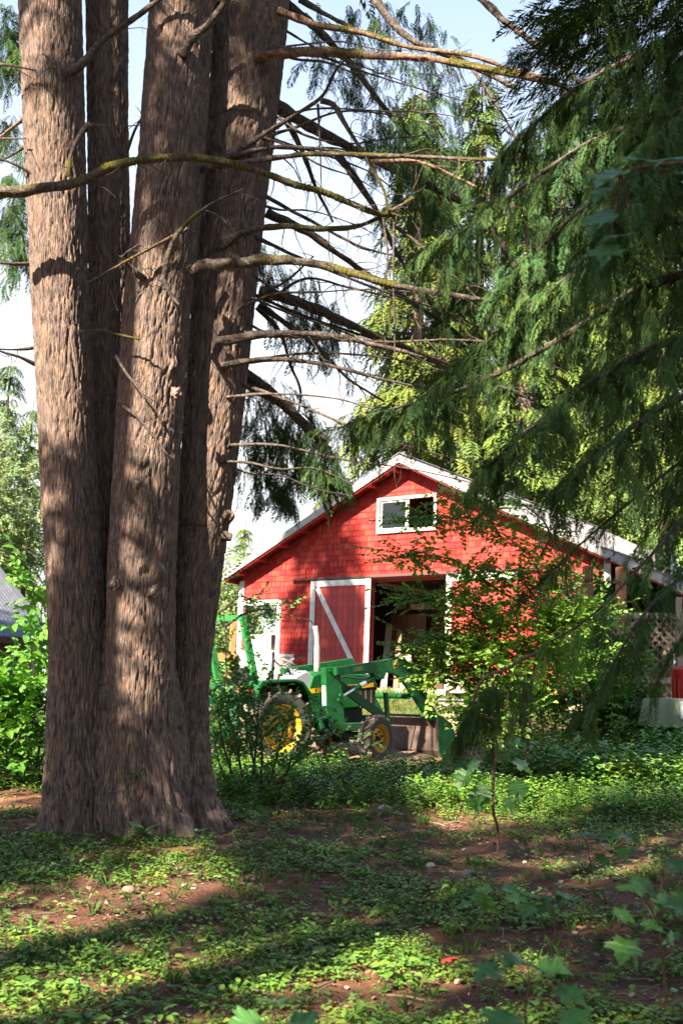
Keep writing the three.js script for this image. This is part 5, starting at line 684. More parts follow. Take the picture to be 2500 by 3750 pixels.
shrub('vine_maple', 'airy broadleaf shrub with small round leaves in front of the barn doorway', [3.083,0.976,-19.222], [
  [[2.493,1.136,-15.2],[2.566,2.135,-15.171],[2.64,3.039,-15.143],[2.574,3.607,-15.114],[2.194,3.965,-15.086],[1.757,4.177,-15.057],[1.238,4.182,-15.029],[0.895,4.107,-15]], [[2.621,3.044,-15.2],[2.119,3.245,-15.1],[1.532,3.612,-15],[1.013,3.666,-14.9],[0.559,3.579,-14.8]], [[2.589,3.618,-15.2],[2.747,4.08,-15.133],[2.388,4.406,-15.067],[1.918,4.493,-15]],
  [[2.554,2.133,-15.1],[2.12,2.562,-15.05],[1.656,2.991,-15],[1.198,3.139,-14.95],[0.858,3.094,-14.9]], [[2.527,1.91,-15.1],[2.007,2.333,-15.025],[1.49,2.589,-14.95],[1.149,2.544,-14.875],[1.007,2.452,-14.8]], [[2.501,1.688,-15.1],[1.956,1.943,-15.025],[1.609,2.15,-14.95],[1.323,2.192,-14.875],[1.18,2.14,-14.8]], [[2.651,2.931,-15.2],[2.916,3.388,-15.1],[2.724,3.885,-15]], [[2.57,2.248,-15.2],[2.917,2.706,-15.1],[3.066,3.155,-15]],
  [[2.475,1.357,-15.1],[2.014,1.561,-15],[1.722,1.715,-14.9],[1.6,1.737,-14.8]], [[2.568,2.474,-15.2],[2.185,2.852,-15.133],[1.831,3.174,-15.067],[1.763,3.392,-15]], [[2.485,1.578,-15],[2.159,2.113,-14.9],[1.81,2.371,-14.8],[1.578,2.413,-14.7]], [[2.624,2.589,-15.2],[3.03,2.936,-15.1],[3.405,3.054,-15]], [[2.572,1.913,-15.2],[2.975,2.148,-15.1],[3.291,2.489,-15]], [[2.124,3.98,-15.2],[1.699,4.563,-15.1],[1.46,4.418,-15]], [[2.621,3.158,-15.2],[2.345,3.425,-15.1],[1.988,3.514,-15]],
], leafSprays, { per: 112, size: 1.0, col: [0.17, 0.31, 0.04], spread: 0.26, flat: 0.35, thin: [3.1, 0.42] });
shrub('dogwood_shrub', 'dense glossy-leaved shrub screening the rear wheel of the tractor', [-0.936,0.682,-15.812], [
  [[-1.076,0.719,-14.6],[-1.199,1.242,-14.467],[-1.315,1.657,-14.333],[-1.345,1.968,-14.2]], [[-0.97,0.722,-14.6],[-0.935,1.303,-14.467],[-0.896,1.777,-14.333],[-0.687,1.991,-14.2]], [[-0.746,0.742,-14.4],[-0.653,1.162,-14.267],[-0.556,1.477,-14.133],[-0.348,1.587,-14]], [[-1.167,0.727,-14.4],[-1.333,1.243,-14.2],[-1.388,1.652,-14]], [[-0.64,0.745,-14.4],[-0.386,1.069,-14.267],[-0.127,1.185,-14.133],[0.128,1.299,-14]], [[-0.857,0.732,-14.5],[-0.878,1.307,-14.4],[-0.995,1.668,-14.3],[-0.943,1.825,-14.2]], [[-0.912,0.782,-14.5],[-1.099,1.56,-14.35],[-1.187,1.973,-14.2]], [[-0.588,0.747,-14.4],[-0.489,1.068,-14.2],[-0.441,1.329,-14]], [[-1.281,0.717,-14.5],[-1.394,1.029,-14.4],[-1.488,1.495,-14.3]],
], leafSprays, { per: 24, size: 0.95, col: [0.1, 0.23, 0.045], spread: 0.2, flat: 0.9 });
shrub('alder_sapling', 'leafy sapling tips showing left of the roll bar beside the big trunk', [-1.351,0.689,-15.923], [[[-1.256,0.754,-14.8],[-1.37,1.983,-14.75],[-1.433,2.743,-14.7],[-1.503,3.123,-14.65],[-1.43,3.397,-14.6]], [[-1.42,2.641,-14.8],[-1.185,2.805,-14.667],[-0.85,2.86,-14.533],[-0.622,2.748,-14.4]], [[-1.449,2.862,-14.8],[-1.25,3.021,-14.65],[-0.96,2.908,-14.5]]], leafSprays, { per: 13, size: 1.0, col: [0.11, 0.24, 0.04], spread: 0.16, flat: 0.8 });
shrub('hazel_bush', 'sunlit hazel bush with large pale green leaves at the left edge', [-4.121,0.62,-15.407], [
  [[-4.018,0.71,-14.8],[-4.098,1.347,-14.7],[-4.156,1.719,-14.6],[-4.043,1.987,-14.5]], [[-3.801,0.717,-14.8],[-3.743,1.574,-14.725],[-3.719,2.33,-14.65],[-3.72,2.98,-14.575],[-3.695,3.247,-14.5]], [[-3.693,0.721,-14.8],[-3.611,1.365,-14.7],[-3.575,1.9,-14.6],[-3.63,2.216,-14.5]], [[-4.07,0.718,-14.6],[-4.303,1.447,-14.45],[-4.401,1.862,-14.3]], [[-3.857,0.725,-14.6],[-3.927,1.25,-14.5],[-3.771,1.623,-14.4],[-3.978,1.877,-14.3]], [[-3.697,0.731,-14.6],[-3.838,1.15,-14.4],[-3.549,1.474,-14.2]], [[-4.017,0.72,-14.6],[-3.724,1.05,-14.4],[-3.811,1.464,-14.2]], [[-4.558,0.691,-14.8],[-4.617,1.436,-14.6],[-4.655,1.962,-14.4]], [[-4.342,0.698,-14.8],[-4.222,1.238,-14.6],[-4.259,1.711,-14.4]], [[-3.598,0.839,-14.6],[-3.394,1.427,-14.45],[-3.422,1.897,-14.3]],
], bigSprays, { per: 26, size: 1.0, col: [0.10, 0.26, 0.02], spread: 0.26, flat: 0.6 });

// ground plants, all of them nobody could count
{
  reseed(606);
  const clumps = [clump(7, 0.05, 0.07, 61), clump(9, 0.042, 0.1, 62), clump(6, 0.06, 0.055, 63), clump(11, 0.036, 0.09, 64)], weeds = [weed(9, 0.34, 71), weed(12, 0.28, 72), weed(7, 0.42, 73)], tufts = [tuft(12, 81), tuft(9, 82)];
  const low = [], tall = [], gr = [], base = thing('ground_cover', null, null); tag(base, 'low leafy green ground plants carpeting the forest floor', 'ground cover', null, 'stuff');
  const wee = thing('weeds', null, null); tag(wee, 'lush upright green weeds along the edge of the yard', 'weeds', null, 'stuff');
  const gra = thing('grass', null, null); tag(gra, 'scattered tufts of green grass on the floor and slope', 'grass', null, 'stuff');
  const inTree = (x, z) => Math.hypot((x + 1.95) / 1.15, (z + 12.1) / 0.75) < 1 || Math.hypot((x + 1.3) / 0.5, (z + 12.2) / 0.5) < 1;
  const inTractor = (x, z) => { const dx = x + 1.2, dz = z + 17.86, a = dx * 0.788 - dz * 0.616, b = dx * 0.616 + dz * 0.788; return a > -0.6 && a < 4 && Math.abs(b) < 0.85; };
  const tallAt = (x, z) => clamp(sstep(13.2, 14.6, -z) * (1 - sstep(17.0, 17.8, -z)) * sstep(-2.4, -1.2, x) + sstep(1.9, 3.0, x - (z + 18) * 0.15) * sstep(14.5, 16.5, -z) * (1 - sstep(21.5, 23, -z)) + sstep(13.9, 14.8, -z) * (1 - sstep(17, 18, -z)) * (1 - sstep(-3.4, -2.8, x)));
  for (let k = 0; k < 78000; k++) {
    const z = -3.6 - 19 * Math.pow(rnd(), 1.05), x = rr(-1, 1) * (2.2 + 0.36 * -z); if (inTree(x, z) || inTractor(x, z)) continue;
    const c = coverAt(x, z), yd = Math.max(yardAt(x, z), pathAt(x, z)), t = tallAt(x, z), q = rnd();
    if (yd > 0.35 && q > 0.05) continue;
        if (q < t * 0.5) tall.push({ p: onG(x, z, -0.02), d: V(rr(-1, 1), rr(-0.25, 0.25), rr(-1, 1)), s: rr(0.16, 0.34) * (x > 2.2 && z < -15.5 ? 1.75 : 1), c: tint([0.14, 0.27, 0.03], 0.35) });
    else if (rnd() < c * 0.92 + 0.04) low.push({ p: onG(x, z, rr(-0.02, 0.015)), d: V(rr(-1, 1), rr(-0.15, 0.15), rr(-1, 1)), s: rr(0.35, 1.05) * (rnd() < 0.04 ? 1.6 : 1), c: tint(pick([[0.17, 0.28, 0.028], [0.12, 0.23, 0.03], [0.15, 0.29, 0.04]]), 0.35) });
    if (rnd() < 0.03 && yd < 0.3) gr.push({ p: onG(x, z, -0.01), d: V(rr(-1, 1), 0, rr(-1, 1)), s: rr(0.06, 0.15), c: tint([0.085, 0.19, 0.035], 0.3) });
    if (rnd() < 0.02 * c && z > -14) tall.push({ p: onG(x, z, -0.01), d: V(rr(-1, 1), rr(-0.3, 0.3), rr(-1, 1)), s: rr(0.1, 0.2), c: tint([0.09, 0.2, 0.03], 0.3) });
  }
  for (let k = 0; k < 9000; k++) { const z = rr(-34, -21), x = rr(-9, 10); if (yardAt(x, z) > 0.4) continue; gr.push({ p: onG(x, z, -0.01), d: V(rr(-1, 1), 0, rr(-1, 1)), s: rr(0.08, 0.2), c: tint([0.14, 0.22, 0.05], 0.35) }); }
  hang(base, 'plants', split(low, 4), clumps, leafM); hang(wee, 'plants', split(tall, 3), weeds, leafM); hang(gra, 'tufts', split(gr, 2), tufts, leafM);
  // fallen needles, twigs and bark flakes
  const lit = [], needle = ribbon([[[-0.5, 0, 0.02], [0.5, 0.05, 0], [-0.5, 0, -0.02]]]), nm = mat('dead_needles', [1, 1, 1], 0.95);
  for (let k = 0; k < 26000; k++) { const z = rr(-15, -3.6), x = rr(-1, 1) * (2 + 0.34 * -z); if (coverAt(x, z) > 0.75) continue; lit.push({ p: onG(x, z, rr(-0.005, 0.02) + 0.07 * fbm(x * 2.2, z * 2.2, 0.5, 3)), d: V(rr(-1, 1), rr(-0.2, 0.3), rr(-1, 1)), s: rr(0.03, 0.11), w: rr(0.6, 2), c: tint(pick([[0.26, 0.15, 0.09], [0.16, 0.09, 0.06], [0.36, 0.25, 0.17]]), 0.35) }); }
  tag(scatter('needle_litter', scene, needle, nm, lit), 'fallen brown needles and twigs strewn over the floor', 'litter');
  const flake = [], fg = ribbon([[[-0.5, 0, -0.3], [-0.2, 0.08, 0.32], [0.3, 0.04, 0.36], [0.5, 0.1, 0], [0.2, 0, -0.4]]]);
  for (let k = 0; k < 7000; k++) { const z = rr(-15, -3.6), x = rr(-1, 1) * (2 + 0.34 * -z); flake.push({ p: onG(x, z, rr(0, 0.02) + 0.07 * fbm(x * 2.2, z * 2.2, 0.5, 3)), d: V(rr(-1, 1), rr(-0.3, 0.3), rr(-1, 1)), u: V(rr(-0.4, 0.4), 1, rr(-0.4, 0.4)), s: rr(0.015, 0.06), c: tint(pick([[0.2, 0.12, 0.08], [0.12, 0.075, 0.055], [0.34, 0.25, 0.18], [0.28, 0.17, 0.09]]), 0.3) }); }
  tag(scatter('bark_flakes', scene, fg, nm, flake), 'small dead leaves and bark flakes lying on the floor', 'litter');
  const stick = [], sg = tube([[-0.5, 0, 0], [-0.1, 0.03, 0.03], [0.2, 0.0, -0.02], [0.5, 0.05, 0.03]], [0.02, 0.014, 0.006], 5, 0.12, 0.2);
  for (let k = 0; k < 330; k++) { const z = rr(-15, -3.8), x = rr(-1, 1) * (2 + 0.34 * -z); if (inTree(x, z)) continue; stick.push({ p: onG(x, z, 0.015 + 0.07 * fbm(x * 2.2, z * 2.2, 0.5, 3)), d: V(rr(-1, 1), rr(-0.05, 0.08), rr(-1, 1)), s: rr(0.12, 0.5), c: tint([0.2, 0.15, 0.11], 0.35) }); }
  tag(scatter('fallen_twigs', scene, sg, nm, stick), 'thin broken twigs scattered over the soil', 'twigs');
  // pink flowers of the herb robert
  const fl = [], petal = clump(5, 0.5, 0.15, 66); for (let k = 0; k < 420; k++) { const z = rr(-21, -5.5), x = rr(-1, 1) * (1.5 + 0.33 * -z); if (inTree(x, z) || coverAt(x, z) < 0.4 || yardAt(x, z) > 0.2) continue; fl.push({ p: onG(x, z, rr(0.1, 0.2) + 0.3 * tallAt(x, z)), d: V(rr(-1, 1), rr(-0.4, 0.4), rr(-1, 1)), s: rr(0.016, 0.028), c: tint([0.5, 0.2, 0.36], 0.2) }); }
  tag(scatter('pink_flowers', scene, petal, leafM, fl), 'tiny pink wild flowers dotted among the ground plants', 'flowers');
}

// ---------------------------------------------------------------- trees behind the barn, far off at the left, and the tall firs that shade the clearing
function conifer(name, label, x, z, h, R, { base = 0.08, step = 0.5, per = 6, size = 1, col, gap = 0, group, lean = 0, skip, holes }) {
  const y0 = ground(x, z), t = thing(name, label, 'tree', [x, y0, z], 0, group), out = [], gs = [];
  part('trunk', tube([[0, -0.3, 0], [lean * 0.3, h * 0.4, 0], [lean, h, 0]], [0.012 * h + 0.08, 0.009 * h + 0.04, 0.02], 10, h / 24, 0.1), barkM, t);
  for (let y = h * base; y < h * 0.985; y += step * rr(0.8, 1.2)) {
    const f = (y - h * base) / (h * (1 - base)), reach = R * Math.pow(1 - f, 0.75) * (0.75 + 0.25 * Math.sin(f * 31 + x)) * sstep(-0.06, 0.1, f);
    for (let b = 0; b < per; b++) {
      const a = rr(0, 6.283); if (rnd() < (skip && y > skip[0] && y < skip[1] ? 0.93 : gap)) continue;
      if (holes && noise(Math.cos(a) * 0.9 + x, y * 0.33, Math.sin(a) * 0.9 + z) > holes) continue;
      const L = Math.max(0.3, reach * rr(0.65, 1.1)), ca = Math.cos(a), sa = Math.sin(a), rise = rr(0.05, 0.3), dr = rr(0.3, 0.6), o = V(lean * y / h, y, 0);
      const pt = (s) => V(o.x + ca * L * s, o.y + L * (rise * s - dr * s * s), sa * L * s);
      if (L > 1.2) gs.push(tube([pt(0), pt(0.5), pt(0.95)], [0.035, 0.02, 0.008], 4, L / 3, 0, false));
      const n = Math.max(2, Math.round(L / (size * 0.3)));
      for (let k = 0; k < n; k++) {
        const s = 0.18 + 0.82 * (k + rnd()) / n, p = pt(s), d = pt(s + 0.05).sub(p).normalize(), sd = (k % 2 ? 1 : -1) * rr(0.4, 1.1);
        out.push({ p, d: d.clone().add(V(-sa * sd, rr(-0.5, 0), ca * sd)), u: V(rr(-0.3, 0.3), 1, rr(-0.3, 0.3)), s: size * rr(0.65, 1.2), c: tint(col, 0.3) });
      }
      out.push({ p: pt(0.9), d: V(ca, -0.5, sa), s: size * rr(0.6, 0.9), c: tint(col, 0.3) });
    }
  }
  if (gs.length) part('branches', mergeGeometries(gs.map(norm)), limbM, t).userData.kind = 'stuff';
  hang(t, 'crown', split(out, 2), farFronds, needleM);
  return t;
}
function broadleaf(name, label, x, z, h, R, { col, n = 900, size = 2.2, group }) {
  const y0 = ground(x, z), t = thing(name, label, 'tree', [x, y0, z], 0, group), out = [], lobes = [];
  part('trunk', tube([[0, -0.2, 0], [rr(-0.2, 0.2), h * 0.35, 0], [rr(-0.5, 0.5), h * 0.8, rr(-0.4, 0.4)]], [0.05 * Math.sqrt(h), 0.035 * Math.sqrt(h), 0.03], 8, 0.6, 0.1), limbM, t);
  for (let k = 0; k < 16; k++) { const f = rr(0.2, 1), a = rr(0, 6.28), r = R * rr(0, 0.75) * Math.sin(Math.PI * (0.15 + 0.8 * f)); lobes.push([Math.cos(a) * r, h * f * 0.88, Math.sin(a) * r, R * rr(0.25, 0.45)]); }
  const gs = lobes.map(([lx, ly, lz]) => tube([[0, h * 0.25, 0], [lx * 0.5, ly * 0.75, lz * 0.5], [lx, ly, lz]], [0.05, 0.035, 0.015], 4, 0.6, 0, false));
  part('branches', mergeGeometries(gs.map(norm)), limbM, t).userData.kind = 'stuff';
  for (let k = 0; k < n; k++) { const [lx, ly, lz, r] = pick(lobes), q = V(rr(-1, 1), rr(-0.8, 1), rr(-1, 1)).normalize().multiplyScalar(r * Math.pow(rnd(), 0.4)); out.push({ p: V(lx, ly, lz).add(q), d: q.clone().add(V(rr(-0.4, 0.4) * r, rr(-0.7, 0.1) * r, rr(-0.4, 0.4) * r)), u: V(rr(-0.6, 0.6), 1, rr(-0.2, 0.9)), s: size * rr(0.7, 1.3), c: tint(col, 0.3) }); }
  hang(t, 'crown', split(out, 2), leafSprays, leafM);
  return t;
}
reseed(808);
const sunny = [0.125, 0.185, 0.04], deepG = [0.065, 0.12, 0.035], olive = [0.13, 0.175, 0.04];
const wx = (px, D) => (px - 784) / 2664 * D * 1.02;
const behind = 'tall conifers standing behind the barn';
conifer('barn_conifer', 'tall sunlit conifer rising behind the left half of the barn roof', wx(945, 44), -44, 25, 4.6, { size: 1.15, col: olive, group: behind });
conifer('barn_conifer', 'slim sunlit conifer behind the barn ridge, its top hidden by boughs', wx(1090, 48), -48, 28, 4.4, { size: 1.15, col: sunny, group: behind });
conifer('barn_conifer', 'bright conifer behind the middle of the long barn roof', wx(1200, 44), -44, 23, 4.4, { size: 1.1, col: sunny, group: behind, base: 0.12 });
conifer('barn_conifer', 'dark green conifer standing deeper behind the long barn roof', wx(1290, 54), -54, 31, 5.2, { size: 1.25, col: deepG, group: behind });
conifer('barn_conifer', 'sunlit conifer behind the roof, left of the power pole', wx(1400, 46), -46, 26, 4.8, { size: 1.15, col: sunny, group: behind, base: 0.1 });
conifer('barn_conifer', 'conifer with a bare lower trunk directly behind the power pole', wx(1520, 43), -43, 25, 4.4, { size: 1.1, col: olive, group: behind, base: 0.2 });
conifer('barn_conifer', 'conifer at the right edge, farthest right behind the barn', wx(1680, 47), -47, 27, 5, { size: 1.2, col: deepG, group: behind });
conifer('barn_conifer', 'conifer glimpsed between the boughs above the barn roof', wx(1000, 58), -58, 30, 5.2, { size: 1.3, col: deepG, group: behind });
conifer('barn_conifer', 'tall conifer deep behind the barn near the right edge', wx(1460, 60), -60, 34, 5.8, { size: 1.35, col: sunny, group: behind });
conifer('distant_conifer', 'small distant conifer tip just left of the barn roof', wx(567, 72), -72, 12, 2.3, { size: 0.8, col: olive, group: 'far conifers' });
conifer('distant_conifer', 'low distant conifer peeping over the lower left roof edge', wx(535, 66), -66, 8.6, 2.2, { size: 0.8, col: olive, group: 'far conifers' });
conifer('distant_conifer', 'little distant conifer tip over the upper left roof slope', wx(745, 60), -60, 11.6, 1.9, { size: 0.8, col: sunny, group: 'far conifers' });
conifer('distant_conifer', 'far conifer at the left edge beside the trunk', wx(62, 74), -74, 20.5, 3.2, { size: 1.0, col: [0.13, 0.2, 0.08], group: 'far conifers' });
conifer('distant_conifer', 'far conifer cut by the left edge of the picture', wx(2, 66), -66, 21, 3.8, { size: 1.0, col: [0.12, 0.19, 0.08], group: 'far conifers' });
conifer('distant_conifer', 'far conifer outside the left edge beyond the shed', wx(-110, 70), -70, 22, 4, { size: 1.0, col: deepG, group: 'far conifers' });
broadleaf('distant_broadleaf', 'pale leafy tree behind the ridge of the grey shed', wx(60, 52), -52, 13.5, 3.6, { col: [0.2, 0.26, 0.09], n: 900, group: 'far broadleaf trees' });
broadleaf('distant_broadleaf', 'pale leafy tree at the left edge over the grey shed', wx(-40, 50), -50, 14, 4, { col: [0.18, 0.25, 0.08], n: 900, group: 'far broadleaf trees' });
broadleaf('distant_broadleaf', 'pale leafy tree seen through the open corner of the barn', wx(560, 52), -52, 6.5, 3.6, { col: [0.19, 0.26, 0.09], n: 800, group: 'far broadleaf trees' });
broadleaf('distant_broadleaf', 'leafy tree between the big trunk and the barn corner', wx(470, 46), -46, 6.2, 3.2, { col: [0.16, 0.24, 0.07], n: 700, group: 'far broadleaf trees' });
broadleaf('distant_broadleaf', 'leafy tree hidden behind the four trunks', wx(300, 50), -50, 9, 4, { col: [0.16, 0.24, 0.07], n: 700, group: 'far broadleaf trees' });
broadleaf('distant_broadleaf', 'low leafy tree behind the barn at the foot of the conifers', wx(1380, 41), -41, 9, 3.4, { col: [0.18, 0.26, 0.06], n: 900, group: 'far broadleaf trees' });
broadleaf('distant_broadleaf', 'bright leafy tree at the right edge behind the lean-to', wx(1600, 40), -40, 10, 3.6, { col: [0.18, 0.26, 0.06], n: 900, group: 'far broadleaf trees' });
// outside the picture: their crowns throw the dappled shade
const shadeG = 'firs outside the frame that shade the clearing';
[[-9.1, 3.8, 22, 2.3, [9.4, 12.4], 0.1, 0.3], [-5.6, 5, 29, 5.0, null, 0.35, 0.38], [-3.2, 5.2, 25, 4.4, null, 0.35, 0.36], [-8.7, -3.75, 27, 4.1, [11.7, 15.2], 0.15, 0.26], [-10.8, -17, 21, 2.6], [-13.5, -12.5, 24, 2.8], [-1.2, 9.5, 20, 3.8], [7.5, -2.5, 20, 3.6, null, 0.4], [5.5, 4, 20, 3.6, null, 0.4], [9.5, -9.5, 22, 3.8, null, 0.4], [-13.4, 7.4, 24, 1.7, [12.8, 17.2], 0.05, 0.4], [-9.5, 12, 23, 3.6, null, 0.2], [-19, -8, 26, 3.2]].forEach(([x, z, h, R, skip, holes = 0.15, base = 0.12]) => conifer('shade_fir', 'fir standing beyond the edge of the picture', x, z, h, R, { size: 1.0, step: 0.55, per: 8, col: darkFir, gap: 0, holes, group: shadeG, base, skip }));

// ---------------------------------------------------------------- shed, fence and other things round the yard
const greyMetal = mat('grey_roof_metal', [0.12, 0.125, 0.15], 0.45, { metalness: 0.2, map: wearTex });
{ // metal shed at the left edge: eave corner by the trunk, roof rising to the left and back
  const c = [-5.869,2.91,-24], s = thing('metal_shed', 'grey shed with corrugated metal roof at the left edge', 'shed', [c[0], ground(c[0], -24), -24], 0);
  s.rotation.y = Math.atan2(0.6, 0.8); // local -x runs along the eave to the left and towards the camera, -z up the roof
  const h = c[1] - s.position.y, n = 64, W = 5.2, L = 3.6, pos = [], idx = [], uv = [];
  for (let i = 0; i <= n * 4; i++) { const x = -W * i / (n * 4), y = 0.018 * Math.sin(i / 4 * Math.PI * 2 * 1.0); for (let j = 0; j <= 1; j++) { pos.push(x, h + y + j * L * 0.5, -j * L); uv.push(x, j * L); } }
  for (let i = 0; i < n * 4; i++) { const a = i * 2; idx.push(a, a + 1, a + 2, a + 1, a + 3, a + 2); }
  const g = new THREE.BufferGeometry(); g.setAttribute('position', new THREE.Float32BufferAttribute(pos, 3)); g.setAttribute('uv', new THREE.Float32BufferAttribute(uv, 2)); g.setIndex(idx); g.computeVertexNormals();
  const roof = part('roof', g, greyMetal, s);
  part('roof', box(W, 0.03, 4, -W / 2, h + L * 0.5 - 1, -L - 1.95, 0.47), greyMetal, s);
  part('rake_trim', [bar([0.02, h + 0.0, 0.02], [0.02, h + L * 0.5 + 0.02, -L], 0.04, 0.16), bar([0, h + L * 0.5 - 0.05, -L], [-W, h + L * 0.5 - 0.05, -L], 0.12, 0.06)], greyMetal, s);
  part('wall', [box(W - 0.5, h - 0.05, 0.1, -W / 2, (h - 0.15) / 2, -0.7), box(0.1, h + 0.2, 6, -0.35, h / 2, -3.6), box(0.1, h + 0.2, 6, -W + 0.35, h / 2, -3.6)], mat('shed_wall', [0.16, 0.15, 0.13], 0.9, { map: grainTex }), s);
  for (const x of [-0.3, -1.9, -3.5, -5]) part('post', box(0.1, h - 0.08, 0.1, x, (h - 0.1) / 2, -0.12), paleWood, s);
  part('fascia', bar([0, h - 0.09, -0.06], [-W, h - 0.09, -0.06], 0.04, 0.1), darkWood, s);
}
{ // lattice fence: rails, posts and crossing slats
  const f = thing('lattice_fence', 'weathered wooden lattice fence panels by the right edge', 'fence', [...[4.73,1.766,-24]]);
  const a = V([4.726,3.829,-24]), W = 4.6, top = a.y - f.position.y, bot = top - 1.95; f.rotation.y = -0.05;
  const lat = mat('lattice_wood', [0.5, 0.38, 0.28], 0.85, { map: grainTex });
  for (const y of [top, top - 1.32, bot]) part('rail', box(W, 0.12, 0.07, W / 2, y, 0.01), paleWood, f);
  for (const x of [0.05, 2.3, 4.55]) part('post', box(0.11, 2.5, 0.11, x, bot + 1.1, -0.02), paleWood, f);
  const sl = norm(box(0.055, 1.9, 0.012)), sh = norm(box(0.055, 0.93, 0.012));
  for (const sd of [1, -1]) for (let x = -1.2; x < W + 0.4; x += 0.185) for (const [g, y0, H] of [[sl, top - 1.28, 1.24], [sh, bot + 0.04, 0.58]]) {
    const cx = x + 0.6, half = H / 2; if (cx - half < 0.05 || cx + half > W - 0.05) continue;
    const m = new THREE.Mesh(g, lat); m.name = 'slat'; m.position.set(cx, y0 + half, sd * 0.009 - 0.01); m.rotation.z = sd * Math.PI / 4; m.scale.y = H * 1.414 / (g === sl ? 1.9 : 0.93); f.add(shadow(m));
  }
}
for (const [px, lab] of [[1349, 'brown wooden pergola post left of the lattice, wound with vines'], [1426, 'brown wooden pergola post at the end of the lattice rail']]) {
  const top = [4.997,4.718,-23.2], p = V([4.994,1.775,-23.2]); p.x += (px - 1349) / 2664 * 23.2; p.y = ground(p.x, p.z);
  const o = thing('pergola_post', lab, 'post', [p.x, p.y, p.z], 0.2, 'pergola posts'); part('shaft', rbox(0.17, top[1] - p.y, 0.17, 0.012, 0, (top[1] - p.y) / 2, 0), mat('brown_post', [0.3, 0.13, 0.075], 0.8, { map: grainTex }), o); part('bracket', box(0.24, 0.06, 0.24, 0, top[1] - p.y - 0.3, 0), darkWood, o);
}
{
  const b = [7.086,1.849,-25], t = [7.065,6.143,-25.1], y = ground(b[0], -25), o = thing('power_pole', 'round wooden power pole with a grey conduit near the right edge', 'pole', [b[0], y, -25]);
  part('pole', tube([[0, -0.2, 0], [(t[0] - b[0]) * 0.5, (t[1] - y) * 0.5, 0], [t[0] - b[0], t[1] - y, -0.1]], [0.115, 0.1, 0.09], 14, 0.3, 0.03), mat('pole_wood', [0.45, 0.3, 0.17], 0.85, { map: grainTex }), o);
  part('conduit', tube([[0.17, 0, 0.02], [0.13, (t[1] - y) * 0.5, 0.02], [0.09, t[1] - y - 0.1, -0.05]], [0.03, 0.03], 8, 0.3, 0), mat('conduit_grey', [0.5, 0.52, 0.55], 0.35, { metalness: 0.6 }), o);
  part('weather_head', [at(new THREE.SphereGeometry(0.07, 12, 8), 0.1, t[1] - y - 0.05, -0.04)], mat('conduit_grey'), o);
}
reseed(99);
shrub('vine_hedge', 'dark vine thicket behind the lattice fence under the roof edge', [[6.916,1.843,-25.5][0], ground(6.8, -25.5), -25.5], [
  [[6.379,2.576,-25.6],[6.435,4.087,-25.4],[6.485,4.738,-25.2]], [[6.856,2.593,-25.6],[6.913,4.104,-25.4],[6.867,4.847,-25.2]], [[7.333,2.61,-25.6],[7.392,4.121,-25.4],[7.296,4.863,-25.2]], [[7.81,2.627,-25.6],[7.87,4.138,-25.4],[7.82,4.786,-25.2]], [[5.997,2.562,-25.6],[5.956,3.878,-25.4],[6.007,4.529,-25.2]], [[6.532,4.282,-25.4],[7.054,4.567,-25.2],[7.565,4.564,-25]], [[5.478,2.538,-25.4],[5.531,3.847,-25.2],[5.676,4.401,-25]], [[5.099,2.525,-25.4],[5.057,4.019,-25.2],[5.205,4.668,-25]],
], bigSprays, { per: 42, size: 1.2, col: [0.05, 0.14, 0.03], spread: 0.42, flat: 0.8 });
shrub('pergola_vine', 'sunlit climbing vine filling the space round the pergola posts', [[4.953,1.383,-21.5][0], ground(5, -21.5), -21.5], [
  [[4.995,1.287,-22.4],[5.035,2.429,-22.2],[4.911,3.399,-22]], [[5.325,1.298,-22.4],[5.365,2.277,-22.2],[5.239,3.082,-22]], [[4.622,1.278,-22.2],[4.58,2.245,-22],[4.375,3.04,-21.8]], [[5.606,1.313,-22.2],[5.479,1.954,-22],[5.513,2.434,-21.8]], [[4.256,1.269,-22],[4.215,1.907,-21.8],[4.015,2.375,-21.6]], [[5.799,1.324,-22],[5.669,1.72,-21.8],[5.379,1.947,-21.6]], [[5.068,1.298,-22],[5.104,1.779,-21.8],[4.738,2.162,-21.6]], [[3.932,1.099,-22],[3.812,1.734,-21.8],[3.614,2.122,-21.6]],
], leafSprays, { per: 60, size: 1.4, col: [0.10, 0.23, 0.03], spread: 0.4, flat: 0.9 });
